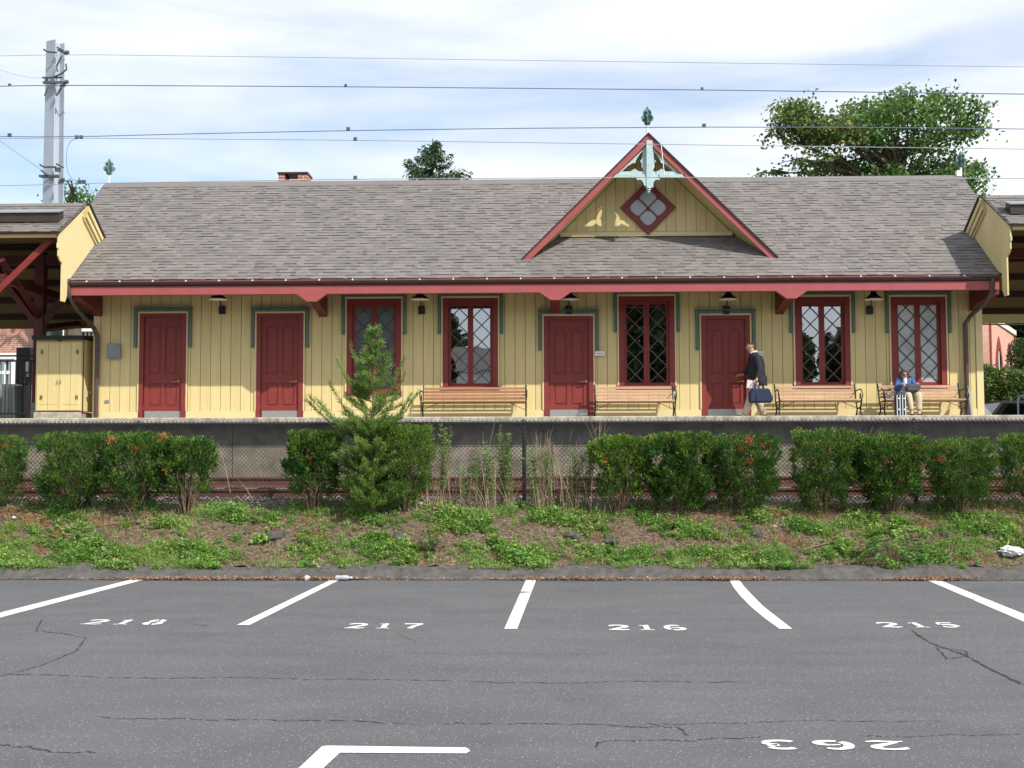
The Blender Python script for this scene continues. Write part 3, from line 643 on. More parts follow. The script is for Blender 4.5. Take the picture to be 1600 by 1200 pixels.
# gable wall boards
gz0 = at(1013, 369, YG).z; bwid = .205; zb2 = gz0 + .10
MB().prism([(xc - (za - .16 - gz0) / sl, gz0 - .3), (xc + (za - .16 - gz0) / sl, gz0 - .3), (xc + (za - .16 - gz0) / sl, gz0), (xc, za - .16), (xc - (za - .16 - gz0) / sl, gz0)], 'y', YG + .032, YG + .1).build('gable_backing', m_core, dm)
MB().box(xc - (za - .16 - gz0) / sl + .05, xc + (za - .16 - gz0) / sl - .05, YG - .02, YG + .03, gz0, zb2 - .01).build('gable_sill_board', m_yeltrim, dm)
k = -11
while k < 11:
    x0, x1 = xc + k * bwid + .004, xc + (k + 1) * bwid - .004; top = lambda x: za - .16 - abs(x - xc) * sl
    hx_ = (za - .16 - zb2) / sl; xa_, xb_ = max(x0, xc - hx_), min(x1, xc + hx_)
    if xb_ - xa_ > .02:
        pts = [(xa_, zb2), (xb_, zb2), (xb_, max(zb2 + .001, top(xb_)))]
        if xa_ < xc < xb_: pts.append((xc, top(xc)))
        pts.append((xa_, max(zb2 + .001, top(xa_))))
        MB().prism(pts, 'y', YG, YG + .03).build('gable_board', m_yel, dm)
    k += 1
# diamond window with four petal lights
c = at(1012.5, 324.5, YG - .03); hd = 43.5 * YG / F
def petal(dx, dz):
    off = 15.2 * YG / F; r = 13.6 * YG / F; cx, cz = c.x + dx * off, c.z + dz * off
    pts = []
    for i in range(16):
        t = math.pi * 2 * i / 16; q = abs(math.cos(t * 2 )) ; rr = r * (.80 + .2 * (abs(math.cos(t)) ** 6 + abs(math.sin(t)) ** 6)) * .98
        pts.append((cx + rr * math.cos(t), cz + rr * math.sin(t)))
    return pts
pt = [petal(1, 0), petal(-1, 0), petal(0, 1), petal(0, -1)]
plate('diamond_window_frame', [[(c.x - hd, c.z), (c.x, c.z - hd), (c.x + hd, c.z), (c.x, c.z + hd)]] + pt, YG - .06, .055, m_red, dm, bev=.004)
MB().prism([(c.x - hd * .8, c.z), (c.x, c.z - hd * .8), (c.x + hd * .8, c.z), (c.x, c.z + hd * .8)], 'y', YG - .004, YG - .001).build('window_backing', mat('frosted_light', (.42, .44, .46), .4, .05), dm)
for p_ in pt: plate('petal_pane', [[(c.x + (x - c.x), z) for x, z in p_]], YG - .032, .006, mat('frosted_pane', (.38, .40, .42), .25, .05, spec=.6), dm)
# pale ornament truss
def OP(pts, mir=False): return [((lambda v: (v.x, v.z))(at((2 * 1013 - (960 + x / 7.5)) if mir else 960 + x / 7.5, 200 + y / 7.5, YD))) for x, y in pts]
hole = [(338, 262), (332, 320), (322, 360), (303, 385), (322, 405), (322, 450), (340, 480), (338, 505), (285, 500), (258, 482), (240, 470), (222, 482), (190, 502), (90, 505), (160, 440), (215, 405), (248, 405), (252, 378), (270, 345), (300, 300)]
tri = [(395, 190), (395, 578), (-10, 578)]
for mir in (False, True): plate('ornament_panel', [OP(tri, mir), OP(hole, mir)], YD + .040, .03, m_pale, dm)
MB().prism(OP([(372, 150), (445, 150), (455, 700), (372, 700)]), 'y', YD - .03, YD + .038).build('king_post', m_pale, dm, bevel=.006)
MB().prism(OP([(0, 540), (815, 540), (840, 580), (-25, 580)]), 'y', YD + .0, YD + .037).build('collar_beam', m_pale, dm)
cor = [(255, 590), (330, 584), (372, 584), (372, 680), (352, 680), (340, 645), (322, 615), (295, 605), (265, 612)]
for mir in (False, True): MB().prism(OP(cor, mir), 'y', YD - .015, YD + .03).build('scroll_bracket', m_pale, dm)
pc = at(1013.5, 292, YD + .005); MB().lathe([(.055, 0), (.06, -.03), (.04, -.045), (.045, -.07), (.02, -.085), (.03, -.11), (.0, -.14)], pc, 12).build('pendant', m_pale, dm, smooth=True)
a_, b_ = at(1033, 226, YD - .08), at(1038, 273, YD - .08); MB().tube([a_, b_], .009, 6).build('conduit_rod', m_white, dm)
p = at(1012, 165, YD + .2); finial(xc, YD + .2, za - .02, p.z - za, dm)

# ------------------------------------------------------------------ platform canopies at both ends
def canopy(sgn, label):
    X0 = XL if sgn < 0 else XR; X1 = X0 + sgn * 14
    cn = empty('platform_canopy', (X0 + sgn * 7, 24, ZP), label, 'platform canopy', 'open timber canopies at both ends of the station')
    yn, yr, yb = 22.22, 23.47, 26.5; zn, zr = 5.945, 6.72; s = (zr - zn) / (yr - yn); zbk = zr - s * (yb - yr)
    xa, xb = min(X0, X1), max(X0, X1)
    MB().prism([(yn, zn - .02), (yr, zr - .02), (yb, zbk - .02), (yb, zbk - .07), (yr, zr - .08), (yn, zn - .07)], 'x', xa, xb).build('roof_deck', m_und, cn)
    l1 = math.hypot(yr - yn, zr - zn); d = ((yr - yn) / l1, (zr - zn) / l1)
    shingles('shingles', xa - .05, xb + .05, (yn - .03, zn - .02), d, l1 + .03, (-d[1], d[0]), m_shng, cn)
    l2 = math.hypot(yb - yr, zr - zbk); shingles('shingles', xa - .05, xb + .05, (yb + .03, zbk - .02), (-d[0], d[1]), l2 + .03, (d[1], d[0]), m_shng, cn, ex=.25)
    x = xa
    while x < xb: MB().prism([(yr - .12, zr - .055), (yr, zr + .03), (yr + .12, zr - .055), (yr, zr + .005)], 'x', x, x + .27).build('ridge_cap', m_shng, cn); x += .28
    MB().box(xa + .04, xb - .04, yn - .0, yn + .03, zn - .13, zn - .072).build('fascia_board', m_und, cn)
    # shuttered vent box lying on the front slope
    v0 = X0 + sgn * .14; vx = (min(v0, X1), max(v0, X1)); ym = yn + .42; zm = zn + s * .42
    MB().prism([(ym - .1, zm - .02), (ym + .14, zm + .10), (ym + .14, zm + .24), (ym - .1, zm + .16)], 'x', *vx).build('vent_box', m_gut, cn)
    MB().prism([(ym - .14, zm + .155), (ym + .2, zm + .27), (ym + .2, zm + .29), (ym - .14, zm + .175)], 'x', vx[0] - .03, vx[1] + .03).build('vent_cap', m_grey, cn)
    # end panel standing on the main roof
    n2 = math.hypot(1, s)
    roofz = lambda y: ZE + SL * (y - YE)
    yi = (zr - .03 + s * yr - ZE + SL * YE) / (SL + s)
    poly = [(yn + .03, zn - .03), (yr, zr - .03), (yi, roofz(yi) + .004), (YE - .02, ZE + .02), (YE - .17, ZE - .02), (YE - .17, 4.76), (YE - .26, 4.62), (yn + .22, 4.62), (yn + .22, 5.35), (yn + .10, 5.40), (yn + .04, 5.47), (yn + .04, 5.60), (yn - .0, 5.62), (yn - .0, 5.70), (yn + .03, 5.72)]
    xe = (X0 - .03, X0 + .0) if sgn < 0 else (X0, X0 + .03)
    MB().prism(poly, 'x', *xe).build('end_panel', m_yeltrim if sgn < 0 else m_yel, cn)
    # stepped mouldings under the rear rake and dark verge
    xo = (X0 + .001, X0 + .05) if sgn < 0 else (X0 - .05, X0 - .001)
    for k, (dd, wd, out) in enumerate(((.03, .10, .10), (.131, .10, .07), (.232, .05, .035))):
        x2 = (X0 + .001, X0 + out) if sgn < 0 else (X0 - out, X0 - .001)
        z_ = lambda y, q: zr - q * n2 - s * (y - yr)
        MB().prism([(yr - dd * .5, z_(yr, dd) - .0 + 0), (yi + .05, z_(yi + .05, dd)), (yi + .02, z_(yi + .02, dd + wd)), (yr - dd * .3, z_(yr, dd + wd))], 'x', *x2).build('rake_moulding', m_yeltrim, cn)
    x3 = (X0 - .0, X0 + .13) if sgn < 0 else (X0 - .13, X0)
    MB().prism([(yr, zr + .012), (yi + .06, zr - s * (yi + .06 - yr) + .012), (yi + .06, zr - s * (yi + .06 - yr) - .018), (yr, zr - .018)], 'x', *x3).build('verge_edge', m_gut, cn)
    x4 = (X0 - .0, X0 + .035) if sgn < 0 else (X0 - .035, X0)
    MB().prism([(yn - .03, zn + .0), (yr, zr + .012), (yr, zr - .02), (yn - .03, zn - .03)], 'x', *x4).build('verge_edge', m_gut, cn)
    # purlins, trusses, posts, braces
    for k in range(9):
        y = yn + .16 + k * .50
        if y > yb - .1: break
        z = (zn + s * (y - yn) if y < yr else zr - s * (y - yr)) - .20
        MB().box(xa + .04, xb - .04, y - .05, y + .05, z, z + .10).build('purlin', m_purl, cn)
    MB().box(xa + .04, xb - .04, yb - .12, yb - .02, zbk - .32, zbk - .08).build('rear_beam', m_yel if sgn > 0 else m_und, cn)
    
    yp = 24.3
    for i in range(4):
        xp = X0 + sgn * ((1.22 if sgn < 0 else 2.6) + i * 3.6)
        MB().box(xp - .10, xp + .10, yp - .10, yp + .10, ZP, 5.9).build('post', m_dkred, cn, bevel=.01)
        MB().box(xp - .14, xp + .14, yp - .14, yp + .14, ZP, ZP + .42).build('post_base', m_conc, cn, bevel=.01)
        def brace(p, q, w=.07, m=None):
            p, q = Vector(p), Vector(q); MB().tube([p, q], w * 1.25, 4).build('brace', m or m_dkred, cn)
        brace((xp, yp - .1, 4.55), (xp, yn + .25, 5.45)); brace((xp, yp + .1, 4.3), (xp, yb - .2, zbk - .25))
        brace((xp - .1, yp, 4.45), (xp - 1.0, yp, 5.6)); brace((xp + .1, yp, 4.45), (xp + 1.0, yp, 5.6))
        MB().box(xp - .06, xp + .06, yn + .25, yb - .2, 5.0, 5.16).build('tie_beam', m_dkred, cn)
        if sgn < 0 and i == 0:
            a_, b_ = at(-40, 490, 22.45), at(82, 372, 22.45); brace(a_, b_, .062, m_red); brace(at(-6, 350, 22.45), at(-6, 640, 22.45), .05, m_red)
    MB().box(xa + .04, xb - .04, yp - .08, yp + .08, 5.62, 5.82).build('ridge_beam', m_dkred, cn)
    return cn
m_purl = mat('black_brown_purlin_timber', (.035, .018, .013), .8, .3)  # black-brown, to read as the dark gaps between tan ceiling boards
m_dkred = mat('shaded_red_timber', (.085, .016, .014), .6, .2)  # red paint colour darkened to carry the shade under the canopy roof
m_und = mat('weathered_deck_boards', (.16, .115, .05), .8, .25, 2, stretch=(.2, 5, 5))
canopy(-1, 'timber platform canopy on the left of the station with red posts and diagonal braces')
canopy(1, 'timber platform canopy on the right of the station, its striped boarded ceiling in shade')

# ------------------------------------------------------------------ wall lamps, signs, boxes
def lamp(px, label):
    x = AX(px, 24, 475); zr = at(px, 467.5, 23.68).z
    t = empty('wall_lamp', (x, YW, zr), label, 'lamp', 'barn-style lamps along the station front')
    y = YW - .34; mb = MB(); mb.lathe([(.035, .17), (.055, .16), (.06, .11), (.10, .07), (.19, .0), (.185, .0), (.09, .055), (.04, .08), (.02, .09)], (x, y, zr), 20); mb.build('lamp_shade', m_blk, t, smooth=True)
    MB().lathe([(.180, .006), (.186, .0), (.191, -.010), (.182, -.010)], (x, y, zr), 20).build('shade_rim', m_white, t, smooth=True)
    MB().lathe([(.0, -.03), (.04, -.02), (.055, .02), (.04, .06), (.02, .08)], (x, y, zr), 12).build('bulb', mat('frosted_bulb', (.75, .72, .62), .3, .02), t, smooth=True)
    MB().tube([(x, YW - .06, zr - .16), (x, YW - .16, zr - .10), (x, YW - .26, zr + .19), (x, y, zr + .23), (x, y, zr + .16)], .014, 8).build('gooseneck', m_blk, t, smooth=True)
    MB().box(x - .065, x + .065, YW - .07, YW - .001, zr - .27, zr - .10).build('mounting_box', m_blk, t, bevel=.008)
for px, lb in ((348, 'dark wall lamp between the two left plain doors'), (659, 'dark wall lamp between the window behind the juniper and the next one'), (889, 'dark wall lamp above the arched-panel door beside the long bench'), (1134, 'dark wall lamp above the door the man walks past'), (1358, 'rightmost dark wall lamp, between the two right-hand windows')): lamp(px, lb)
def sign(x0, x1, y0, y1, label):
    a, b = AX(x0, 24, y0), AX(x1, 24, y0); z1, z0 = AZ(y0, 24, x0), AZ(y1, 24, x0)
    t = empty('wall_sign', ((a + b) / 2, YW, z0), label, 'sign'); MB().box(a, b, YW - .07, YW - .058, z0, z1).build('sign_plate', m_white, t)
    zc = (z0 + z1) / 2; x = a + (b - a) * .13
    while x < b - (b - a) * .15: w = random.uniform(.006, .013); MB().box(x, x + w, YW - .0715, YW - .0702, zc - .012, zc + random.uniform(.006, .014)).build('faded_letter', m_grey, t); x += w + .005
sign(929.5, 944.5, 549.5, 556, 'small white lettered plaque on the wall right of the middle door')
sign(1177, 1192.5, 549.5, 555.5, 'small white plaque on the wall behind the walking man')
t = empty('meter_box', (AX(180, 24), YW, AZ(562, 24, 180)), 'grey metal utility box on the wall left of the first door', 'utility box')
a, b, z0, z1 = AX(169.5, 24, 550), AX(190, 24, 550), AZ(561, 24, 180), AZ(537.5, 24, 180)
MB().box(a, b, YW - .10, YW - .001, z0, z1).build('box_body', m_grey, t, bevel=.006); MB().box(a + .015, b - .03, YW - .108, YW - .1005, z0 + .015, z1 - .015).build('box_door', m_grey, t); MB().box(b - .028, b - .010, YW - .118, YW - .1005, (z0 + z1) / 2 - .02, (z0 + z1) / 2 + .02).build('latch', m_steel, t)

# yellow storage cabinet
Yk = 23.84; a, b = AX(55.5, Yk, 580), AX(131.5, Yk, 580) - .012; z0, z1 = AZ(642.5, Yk, 95), AZ(531, Yk, 95)
t = empty('storage_cabinet', ((a + b) / 2, Yk, ZP), 'tall yellow wooden cabinet with black hinges and a black top beside the downspout', 'cabinet')
MB().box(a - .02, b - .04, Yk - .02, Yk + .6, ZP, z0 - .02).build('concrete_plinth', m_conc, t, bevel=.01)
MB().box(a, b, Yk + .02, Yk + .58, z0 - .0, z1).build('cabinet_body', m_yel, t)
MB().box(a - .02, a - .001, Yk + .04, Yk + .5, z0 - .018, z1 + .0).build('side_trim', m_blk, t); MB().box(b - .014, b + .0, Yk + .0, Yk + .019, z0 - .018, z1 + .0).build('side_trim', m_blk, t)
MB().prism([(Yk - .1, z1 + .001), (Yk - .1, z1 + .08), (Yk + .65, z1 + .14), (Yk + .65, z1 + .001)], 'x', a - .05, b + .01).build('cabinet_roof', m_blk, t)
mid = (a + b) / 2
for s_, (p, q) in ((-1, (a + .035, mid - .004)), (1, (mid + .004, b - .035))):
    d = MB().box(p, q - (.01 if s_ > 0 else 0), Yk - .008, Yk + .0195, z0 + .02, z1 - .04).build('cabinet_door', m_yel, t)
    w = (q - p)
    for j in range(1, 3): pass
    xs_ = p + w * (.5 if True else 0)
    MB().box(xs_ - .004, xs_ + .004, Yk - .0095, Yk - .0082, z0 + .02, z1 - .06).build('plank_joint', m_core, d)
    MB().box(min(p, q) + .06, max(p, q) - .06, Yk - .0105, Yk - .0096, z0 + .135, z0 + .140).build('plank_joint', m_core, d)
    hx = (a + .13) if s_ < 0 else (b - .13)
    for hz in (z0 + .28, z1 - .25):
        mb = MB(); mb.box(hx - .022, hx - .010, Yk - .016, Yk - .0107, hz - .05, hz + .05); mb.box(hx + .010, hx + .022, Yk - .016, Yk - .0107, hz - .05, hz + .05); mb.box(hx - .0105, hx + .0105, Yk - .015, Yk - .0107, hz - .008, hz + .008); mb.build('strap_hinge', m_blk, t)
    MB().tube([(mid + s_ * .03, Yk - .01, z0 + .56), (mid + s_ * .034, Yk - .04, z0 + .58), (mid + s_ * .034, Yk - .04, z0 + .61), (mid + s_ * .03, Yk - .01, z0 + .63)], .006, 6).build('pull_handle', m_blk, t)
MB().box(mid - .03, mid + .03, Yk - .012, Yk - .0085 + .02, z1 - .035, z1 - .012).build('maker_plate', m_blk, t)

# ------------------------------------------------------------------ benches
def bench(pxl, pxr, label, m_wood=m_wood):
    Yf = 23.22; a, b = AX(pxl, Yf, 620), AX(pxr, Yf, 620); W_ = b - a; xc_ = (a + b) / 2
    t = empty('bench', (xc_, Yf + .3, ZP), label, 'bench', 'slatted benches against the station wall')
    zs = ZP + .385
    for k in range(5): MB().box(a + .04, b - .04, Yf + .02 + k * .082, Yf + .092 + k * .082, zs - .024 - k * .006, zs - k * .006).build('seat_slat', m_wood, t, bevel=.004)
    for k in range(4):
        y = Yf + .455 + k * .024; z = zs + .035 + k * .068; MB().box(a + .04, b - .04, y, y + .02, z, z + .050).build('back_slat', m_wood, t, bevel=.004)
    for s_, x in ((-1, a + .02), (1, b - .02)):
        mb = MB(); r = .015
        mb.tube([(x, Yf + .02, ZP), (x, Yf + .10, ZP + .18), (x, Yf + .03, zs - .03)], r, 6); mb.tube([(x, Yf + .50, ZP), (x, Yf + .34, ZP + .2), (x, Yf + .43, zs - .02)], r, 6)
        mb.tube([(x, Yf + .10, ZP + .18), (x, Yf + .22, ZP + .23), (x, Yf + .34, ZP + .2)], r * .8, 6)
        mb.tube([(x, Yf, zs - .035), (x, Yf + .22, zs - .045), (x, Yf + .45, zs - .05)], r, 6); mb.build('cast_iron_leg', m_blk, t)
        mb = MB(); mb.tube([(x, Yf + .43, zs - .05), (x, Yf + .48, zs + .12), (x, Yf + .555, zs + .33)], r, 6); mb.build('back_support', m_blk, t)
        mb = MB(); mb.tube([(x, Yf + .03, zs - .03), (x + s_ * .02, Yf + .0, zs + .08), (x + s_ * .02, Yf + .06, zs + .17), (x + s_ * .02, Yf + .17, zs + .205), (x, Yf + .32, zs + .19), (x, Yf + .50, zs + .17)], r * .85, 6)
        mb.tube([(x, Yf + .10, zs), (x, Yf + .15, zs + .06), (x, Yf + .10, zs + .12), (x, Yf + .06, zs + .07), (x, Yf + .10, zs)], r * .6, 5); mb.build('armrest', m_blk, t)
        MB().tube([(x, Yf + .2, ZP + .2), (x - s_ * .33, Yf + .25, zs - .04)], .006, 5).build('brace_rod', m_blk, t)
    return t
bench(656, 823, 'long slatted bench under the window right of the juniper', m_woodd)
bench(929, 1057, 'shorter slatted bench between the two arched-panel doors')
bench(1217, 1348, 'empty slatted bench right of the walking man')
bench(1382, 1514, 'slatted bench at the right end with a woman sitting on it')

# ------------------------------------------------------------------ chain-link fence
Yf = 17.7; ZT = at(853, 660.5, Yf).z; ZG = .95
m_fence = mat('black_vinyl_wire', (.022, .022, .027), .35, .1, spec=.8)
fn = empty('chain_link_fence', (0, Yf, ZG), 'black chain-link fence running along the tracks behind the hedge', 'fence')
MB().tube([(-13, Yf, ZT), (13, Yf, ZT)], .021, 10).build('top_rail', m_fence, fn, smooth=True)
for px in (-390, 215, 819, 1431, 2040):
    x = AX(px, Yf, 720); MB().tube([(x, Yf + .03, ZG - .3), (x, Yf + .03, ZT + .01)], .031, 10).build('post', m_fence, fn, smooth=True); MB().lathe([(.036, 0), (.036, .02), (.02, .045), (.0, .05)], (x, Yf + .03, ZT + .012), 10).build('post_cap', m_fence, fn, smooth=True)
h = ZT + .042 - ZG; sp = .064; wr = .0034; V = []
for sgn in (1, -1):
    for i in range(int(21 / sp)):
        x0 = -10.2 + i * sp; pts = [(x0, ZG), (x0 + sgn * h * .98, ZG + h)]
        dx, dz = pts[1][0] - pts[0][0], pts[1][1] - pts[0][1]; l = math.hypot(dx, dz); nx, nz = -dz / l * wr, dx / l * wr; yy = Yf - .026 + sgn * .003
        (ax, az), (bx_, bz) = pts
        q = [(ax + nx, yy, az + nz), (bx_ + nx, yy, bz + nz), (bx_ - nx, yy, bz - nz), (ax - nx, yy, az - nz)]; q2 = [(x, y + 2 * wr, z) for x, y, z in q]
        V += [q, q2[::-1], [q[0], q2[0], q2[1], q[1]], [q[3], q[2], q2[2], q2[3]]]
wm = quads('wire_mesh', np.array(V), m_fence, fn); wm['kind'] = 'stuff'

# ------------------------------------------------------------------ vegetation
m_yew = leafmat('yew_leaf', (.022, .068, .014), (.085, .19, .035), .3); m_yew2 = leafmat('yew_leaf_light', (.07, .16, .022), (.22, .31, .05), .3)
m_dead = leafmat('dead_orange_needles', (.28, .10, .03), (.48, .22, .07), .2); m_weed = leafmat('weed_leaf', (.16, .30, .05), (.34, .54, .14), .4)
m_weed2 = leafmat('weed_leaf_dark', (.07, .17, .03), (.19, .34, .09), .3); m_jun = leafmat('juniper_spray', (.075, .16, .03), (.30, .44, .11), .42)
m_stem = mat('woody_stem', (.17, .115, .075), .9, .3, 20, isl=.3); m_straw = leafmat('dry_straw', (.20, .14, .085), (.46, .36, .25), .2); m_bark = mat('tree_bark', (.10, .08, .06), .9, .3, 12, .5)
m_brn = leafmat('fallen_brown_leaf', (.22, .09, .04), (.42, .24, .13), .1)
def frac(n): return rng.random(n)
def shrub(px0, px1, py0, py1, label, y=17.08, dens=1.0, light=.25, orange=.006, sparse=0.0, opatch=(), lean=0):
    x0, x1 = AX(px0 + 2, y, 740), AX(px1 - 2, y, 740); zt = AZ(py0 + 3, y, (px0 + px1) / 2); xc_ = (x0 + x1) / 2; rx = (x1 - x0) / 2; zb_ = bank_z(xc_, y)
    hgt = zt - zb_; ry = min(.50, rx * .95); t = empty('yew_shrub', (xc_, y, zb_), label, 'shrub', 'row of clipped yew shrubs in front of the fence')
    # stems
    mb = MB(); tips = []
    for i in range(22 if sparse < .3 else 34):
        a = random.uniform(0, 6.283); r = random.uniform(.3, 1) ; tx, ty = rx * r * math.cos(a) * .92, ry * r * math.sin(a) * .9; th = hgt * random.uniform(.55, .92)
        b0 = (xc_ + lean * .0 + tx * .16, y + ty * .16, zb_ - .03); pts = [b0]
        for k in (.3, .6, .85, 1): pts.append((xc_ + tx * (.16 + .84 * k ** .8) + random.gauss(0, .018), y + ty * (.16 + .84 * k) + random.gauss(0, .018), zb_ + th * k))
        mb.tube(pts, [.011, .009, .006, .004, .002], 5); tips.append(pts)
    mb.build('stems', m_stem, t)
    DV = random.uniform(.78, 1.12); LV = random.uniform(.85, 1.35)
    nt_ = int(1450 * dens * DV * (rx / .5) * (hgt / .95)); T = []
    while len(T) < nt_:
        u, v, w = rng.uniform(-1, 1, 3); w = (w + 1) / 2
        prof = (.62 + .38 * min(1, w / .40)) if w < .40 else 1.0   # narrower at the foot
        if w > .86: prof *= math.sqrt(max(0, 1 - ((w - .86) / .16) ** 2)) * .35 + .65
        q = (abs(u) ** 3 + abs(v) ** 3) ** (1 / 3) / prof
        if q > 1: continue
        if q < .5 and random.random() < .5: continue
        if w < .06 + sparse * .36 + .10 * math.sin(u * 5 + px0): continue
        if sparse and w < .55 and random.random() < sparse: continue
        hole = math.sin(u * 6 + px0 * .7) * math.sin(w * 8 + px0) + .35 * math.sin(v * 7)
        if hole < -.58 + .5 * max(0, w - .45) and w < .82: continue
        if math.sin(u * 11 + px1) * math.sin(w * 13 + v * 5 + px0) > .82 and w < .9: continue
        if q > .92 + .12 * math.sin(u * 8 + w * 10 + px1) : continue
        T.append((u * rx * (1.04 + .06 * math.sin(w * 9 + px0)), v * ry, w * hgt * (1 + .02 * math.sin(u * 9 + px1) + .015 * math.sin(u * 23))))
    T = np.array(T); k = 15; P = np.repeat(T, k, 0); rad = np.array([rx, ry, hgt * .6]); out = unit(T * np.array([1, 1.3, .25]) / rad) 
    D = np.repeat(out * .55 + np.array([0, -.1, .75]), k, 0) + rng.normal(0, .38, (len(P), 3))
    P = P + unit(D) * rng.uniform(-.02, .07, (len(P), 1)) + rng.normal(0, .012, (len(P), 3)); P += np.array([xc_, y, zb_]); P[:, 2] = np.minimum(P[:, 2], zt + .03 + np.repeat(rng.normal(0, .022, len(T)), k, 0) + .02 * np.sin(P[:, 0] * 13 + px0))
    V = leaves(P, D, LV * rng.uniform(.026, .046, len(P)), LV * (.011 + .007 * frac(len(P))))
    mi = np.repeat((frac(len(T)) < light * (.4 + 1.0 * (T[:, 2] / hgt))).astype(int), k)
    tm = np.repeat((frac(len(T)) < orange).astype(bool), k); mi[tm] = 2
    for (ox, oz, r_) in opatch:
        c_ = at(ox, oz, y - .3); m2 = (np.hypot(V[:, 0, 0] - c_.x, V[:, 0, 2] - c_.z) < r_ * (.6 + .6 * frac(len(V)))) & (V[:, 0, 1] < y + .15); mi[m2] = 2
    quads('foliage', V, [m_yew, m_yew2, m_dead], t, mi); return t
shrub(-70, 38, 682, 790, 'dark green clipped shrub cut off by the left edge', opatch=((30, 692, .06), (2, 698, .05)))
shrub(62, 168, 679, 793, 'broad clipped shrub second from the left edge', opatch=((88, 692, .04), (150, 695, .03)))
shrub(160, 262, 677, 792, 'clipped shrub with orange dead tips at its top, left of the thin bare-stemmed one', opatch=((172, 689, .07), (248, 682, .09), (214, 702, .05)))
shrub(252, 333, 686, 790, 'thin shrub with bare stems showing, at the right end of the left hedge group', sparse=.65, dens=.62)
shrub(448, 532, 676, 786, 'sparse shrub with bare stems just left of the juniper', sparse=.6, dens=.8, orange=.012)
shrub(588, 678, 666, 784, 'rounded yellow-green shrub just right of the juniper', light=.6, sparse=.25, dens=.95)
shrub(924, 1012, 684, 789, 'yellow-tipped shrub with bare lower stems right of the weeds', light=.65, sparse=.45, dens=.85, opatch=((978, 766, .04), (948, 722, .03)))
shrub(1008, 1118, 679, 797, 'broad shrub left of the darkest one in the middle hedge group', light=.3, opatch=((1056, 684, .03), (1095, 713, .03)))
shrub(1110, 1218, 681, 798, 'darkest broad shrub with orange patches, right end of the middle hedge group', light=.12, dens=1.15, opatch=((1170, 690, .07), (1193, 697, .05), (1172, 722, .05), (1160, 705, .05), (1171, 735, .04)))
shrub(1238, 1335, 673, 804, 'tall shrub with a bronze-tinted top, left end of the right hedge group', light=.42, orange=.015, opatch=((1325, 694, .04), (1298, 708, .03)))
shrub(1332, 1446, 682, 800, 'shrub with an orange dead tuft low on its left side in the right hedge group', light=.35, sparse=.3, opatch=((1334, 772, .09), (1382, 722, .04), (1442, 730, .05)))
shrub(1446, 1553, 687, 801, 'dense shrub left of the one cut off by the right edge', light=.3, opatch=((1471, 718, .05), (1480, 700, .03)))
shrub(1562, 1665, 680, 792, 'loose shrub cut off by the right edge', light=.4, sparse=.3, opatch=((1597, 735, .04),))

# juniper sapling
def juniper():
    y = 16.95; xc_ = AX(583, y, 700); zb_ = bank_z(xc_, y); ztop = at(583, 513, y).z; H = ztop - zb_
    t = empty('juniper_tree', (xc_, y, zb_), 'young pointed juniper growing among the shrubs in front of the left windows', 'tree')
    mb = MB(); trunk = [(xc_ + .03 * math.sin(k * 1.3) * (1 - k / 8), y, zb_ - .05 + H * k / 8) for k in range(9)]; mb.tube(trunk, [.030 * (1 - k / 8.3) ** 1.5 + .002 for k in range(9)], 7); mb.build('trunk', m_stem, t)
    segs = []; mbb = MB()
    def width(f):  # spread by height fraction, from the photo
        return np.interp(f, [0, .1, .3, .42, .52, .62, .70, .80, .90, 1], [.40, .58, .60, .50, .50, .42, .34, .25, .14, .02])
    for i in range(300):
        f = random.uniform(.05, .985) if i > 110 else random.uniform(.03, .5); a = random.uniform(0, 6.283); Lb = width(f) * random.uniform(.62, 1.05); el = R(random.uniform(18, 48)) if f > .5 else R(random.uniform(5, 45))
        if f > .85: el = R(random.uniform(40, 65))
        ca, sa = math.cos(a), math.sin(a) * .85; p0 = Vector((xc_, y, zb_ + H * f - Lb * math.tan(el) * .45)); 
        if p0.z < zb_ + .06: p0.z = zb_ + random.uniform(.08, .25)
        pts = [p0 + Vector((ca * Lb * s, sa * Lb * s, Lb * s * math.tan(el) * .5 + .10 * Lb * s * s)) for s in (0, .33, .66, 1)]
        mbb.tube(pts, [.006, .004, .003, .001], 4); segs.append((pts, Lb))
    # the two long low side limbs seen in the photo
    for (px, py, z0f) in ((484, 620, .42), (497, 628, .41), (515, 600, .45), (642, 618, .42), (655, 612, .45), (633, 585, .5), (632, 560, .58), (526, 562, .58), (548, 540, .68), (612, 545, .68), (478, 625, .40)):
        q = at(px, py, y + random.uniform(-.1, .1)); p0 = Vector((xc_, y, zb_ + H * z0f * .92)); pts = [p0.lerp(q, s) + Vector((0, 0, -.10 * math.sin(s * 3.1))) for s in (0, .33, .66, 1)]; mbb.tube(pts, [.010, .006, .004, .001], 4); segs.append((pts, (q - p0).length))
    mbb.build('branches', m_stem, t)
    Ps = []; Ds = []; Ln = []
    for pts, Lb in segs:
        nn = int((24 if pts[0].z > zb_ + H * .62 else 40) + 110 * Lb)
        for k in range(nn):
            s = random.uniform(.15, 1) * 3; i = min(2, int(s)); p = pts[i].lerp(pts[i + 1], s - i); d = (pts[i + 1] - pts[i]).normalized()
            side = Vector((random.gauss(0, 1), random.gauss(0, 1), random.gauss(.3, .8))).normalized(); dd = (d * .8 + side * .55 + Vector((0, 0, .35))).normalized(); tl = random.uniform(.04, .11) * (1.15 - s / 5)
            for j in range(5):
                Ps.append(p + dd * tl * j / 3.2 + Vector((random.gauss(0, .004),) * 3)); Ds.append(dd + Vector((random.gauss(0, .4), random.gauss(0, .4), random.gauss(0, .4)))); Ln.append(.030 if j < 4 else .042)
    V = leaves(np.array(Ps), np.array(Ds), np.array(Ln), .0085); quads('foliage', V, m_jun, t)
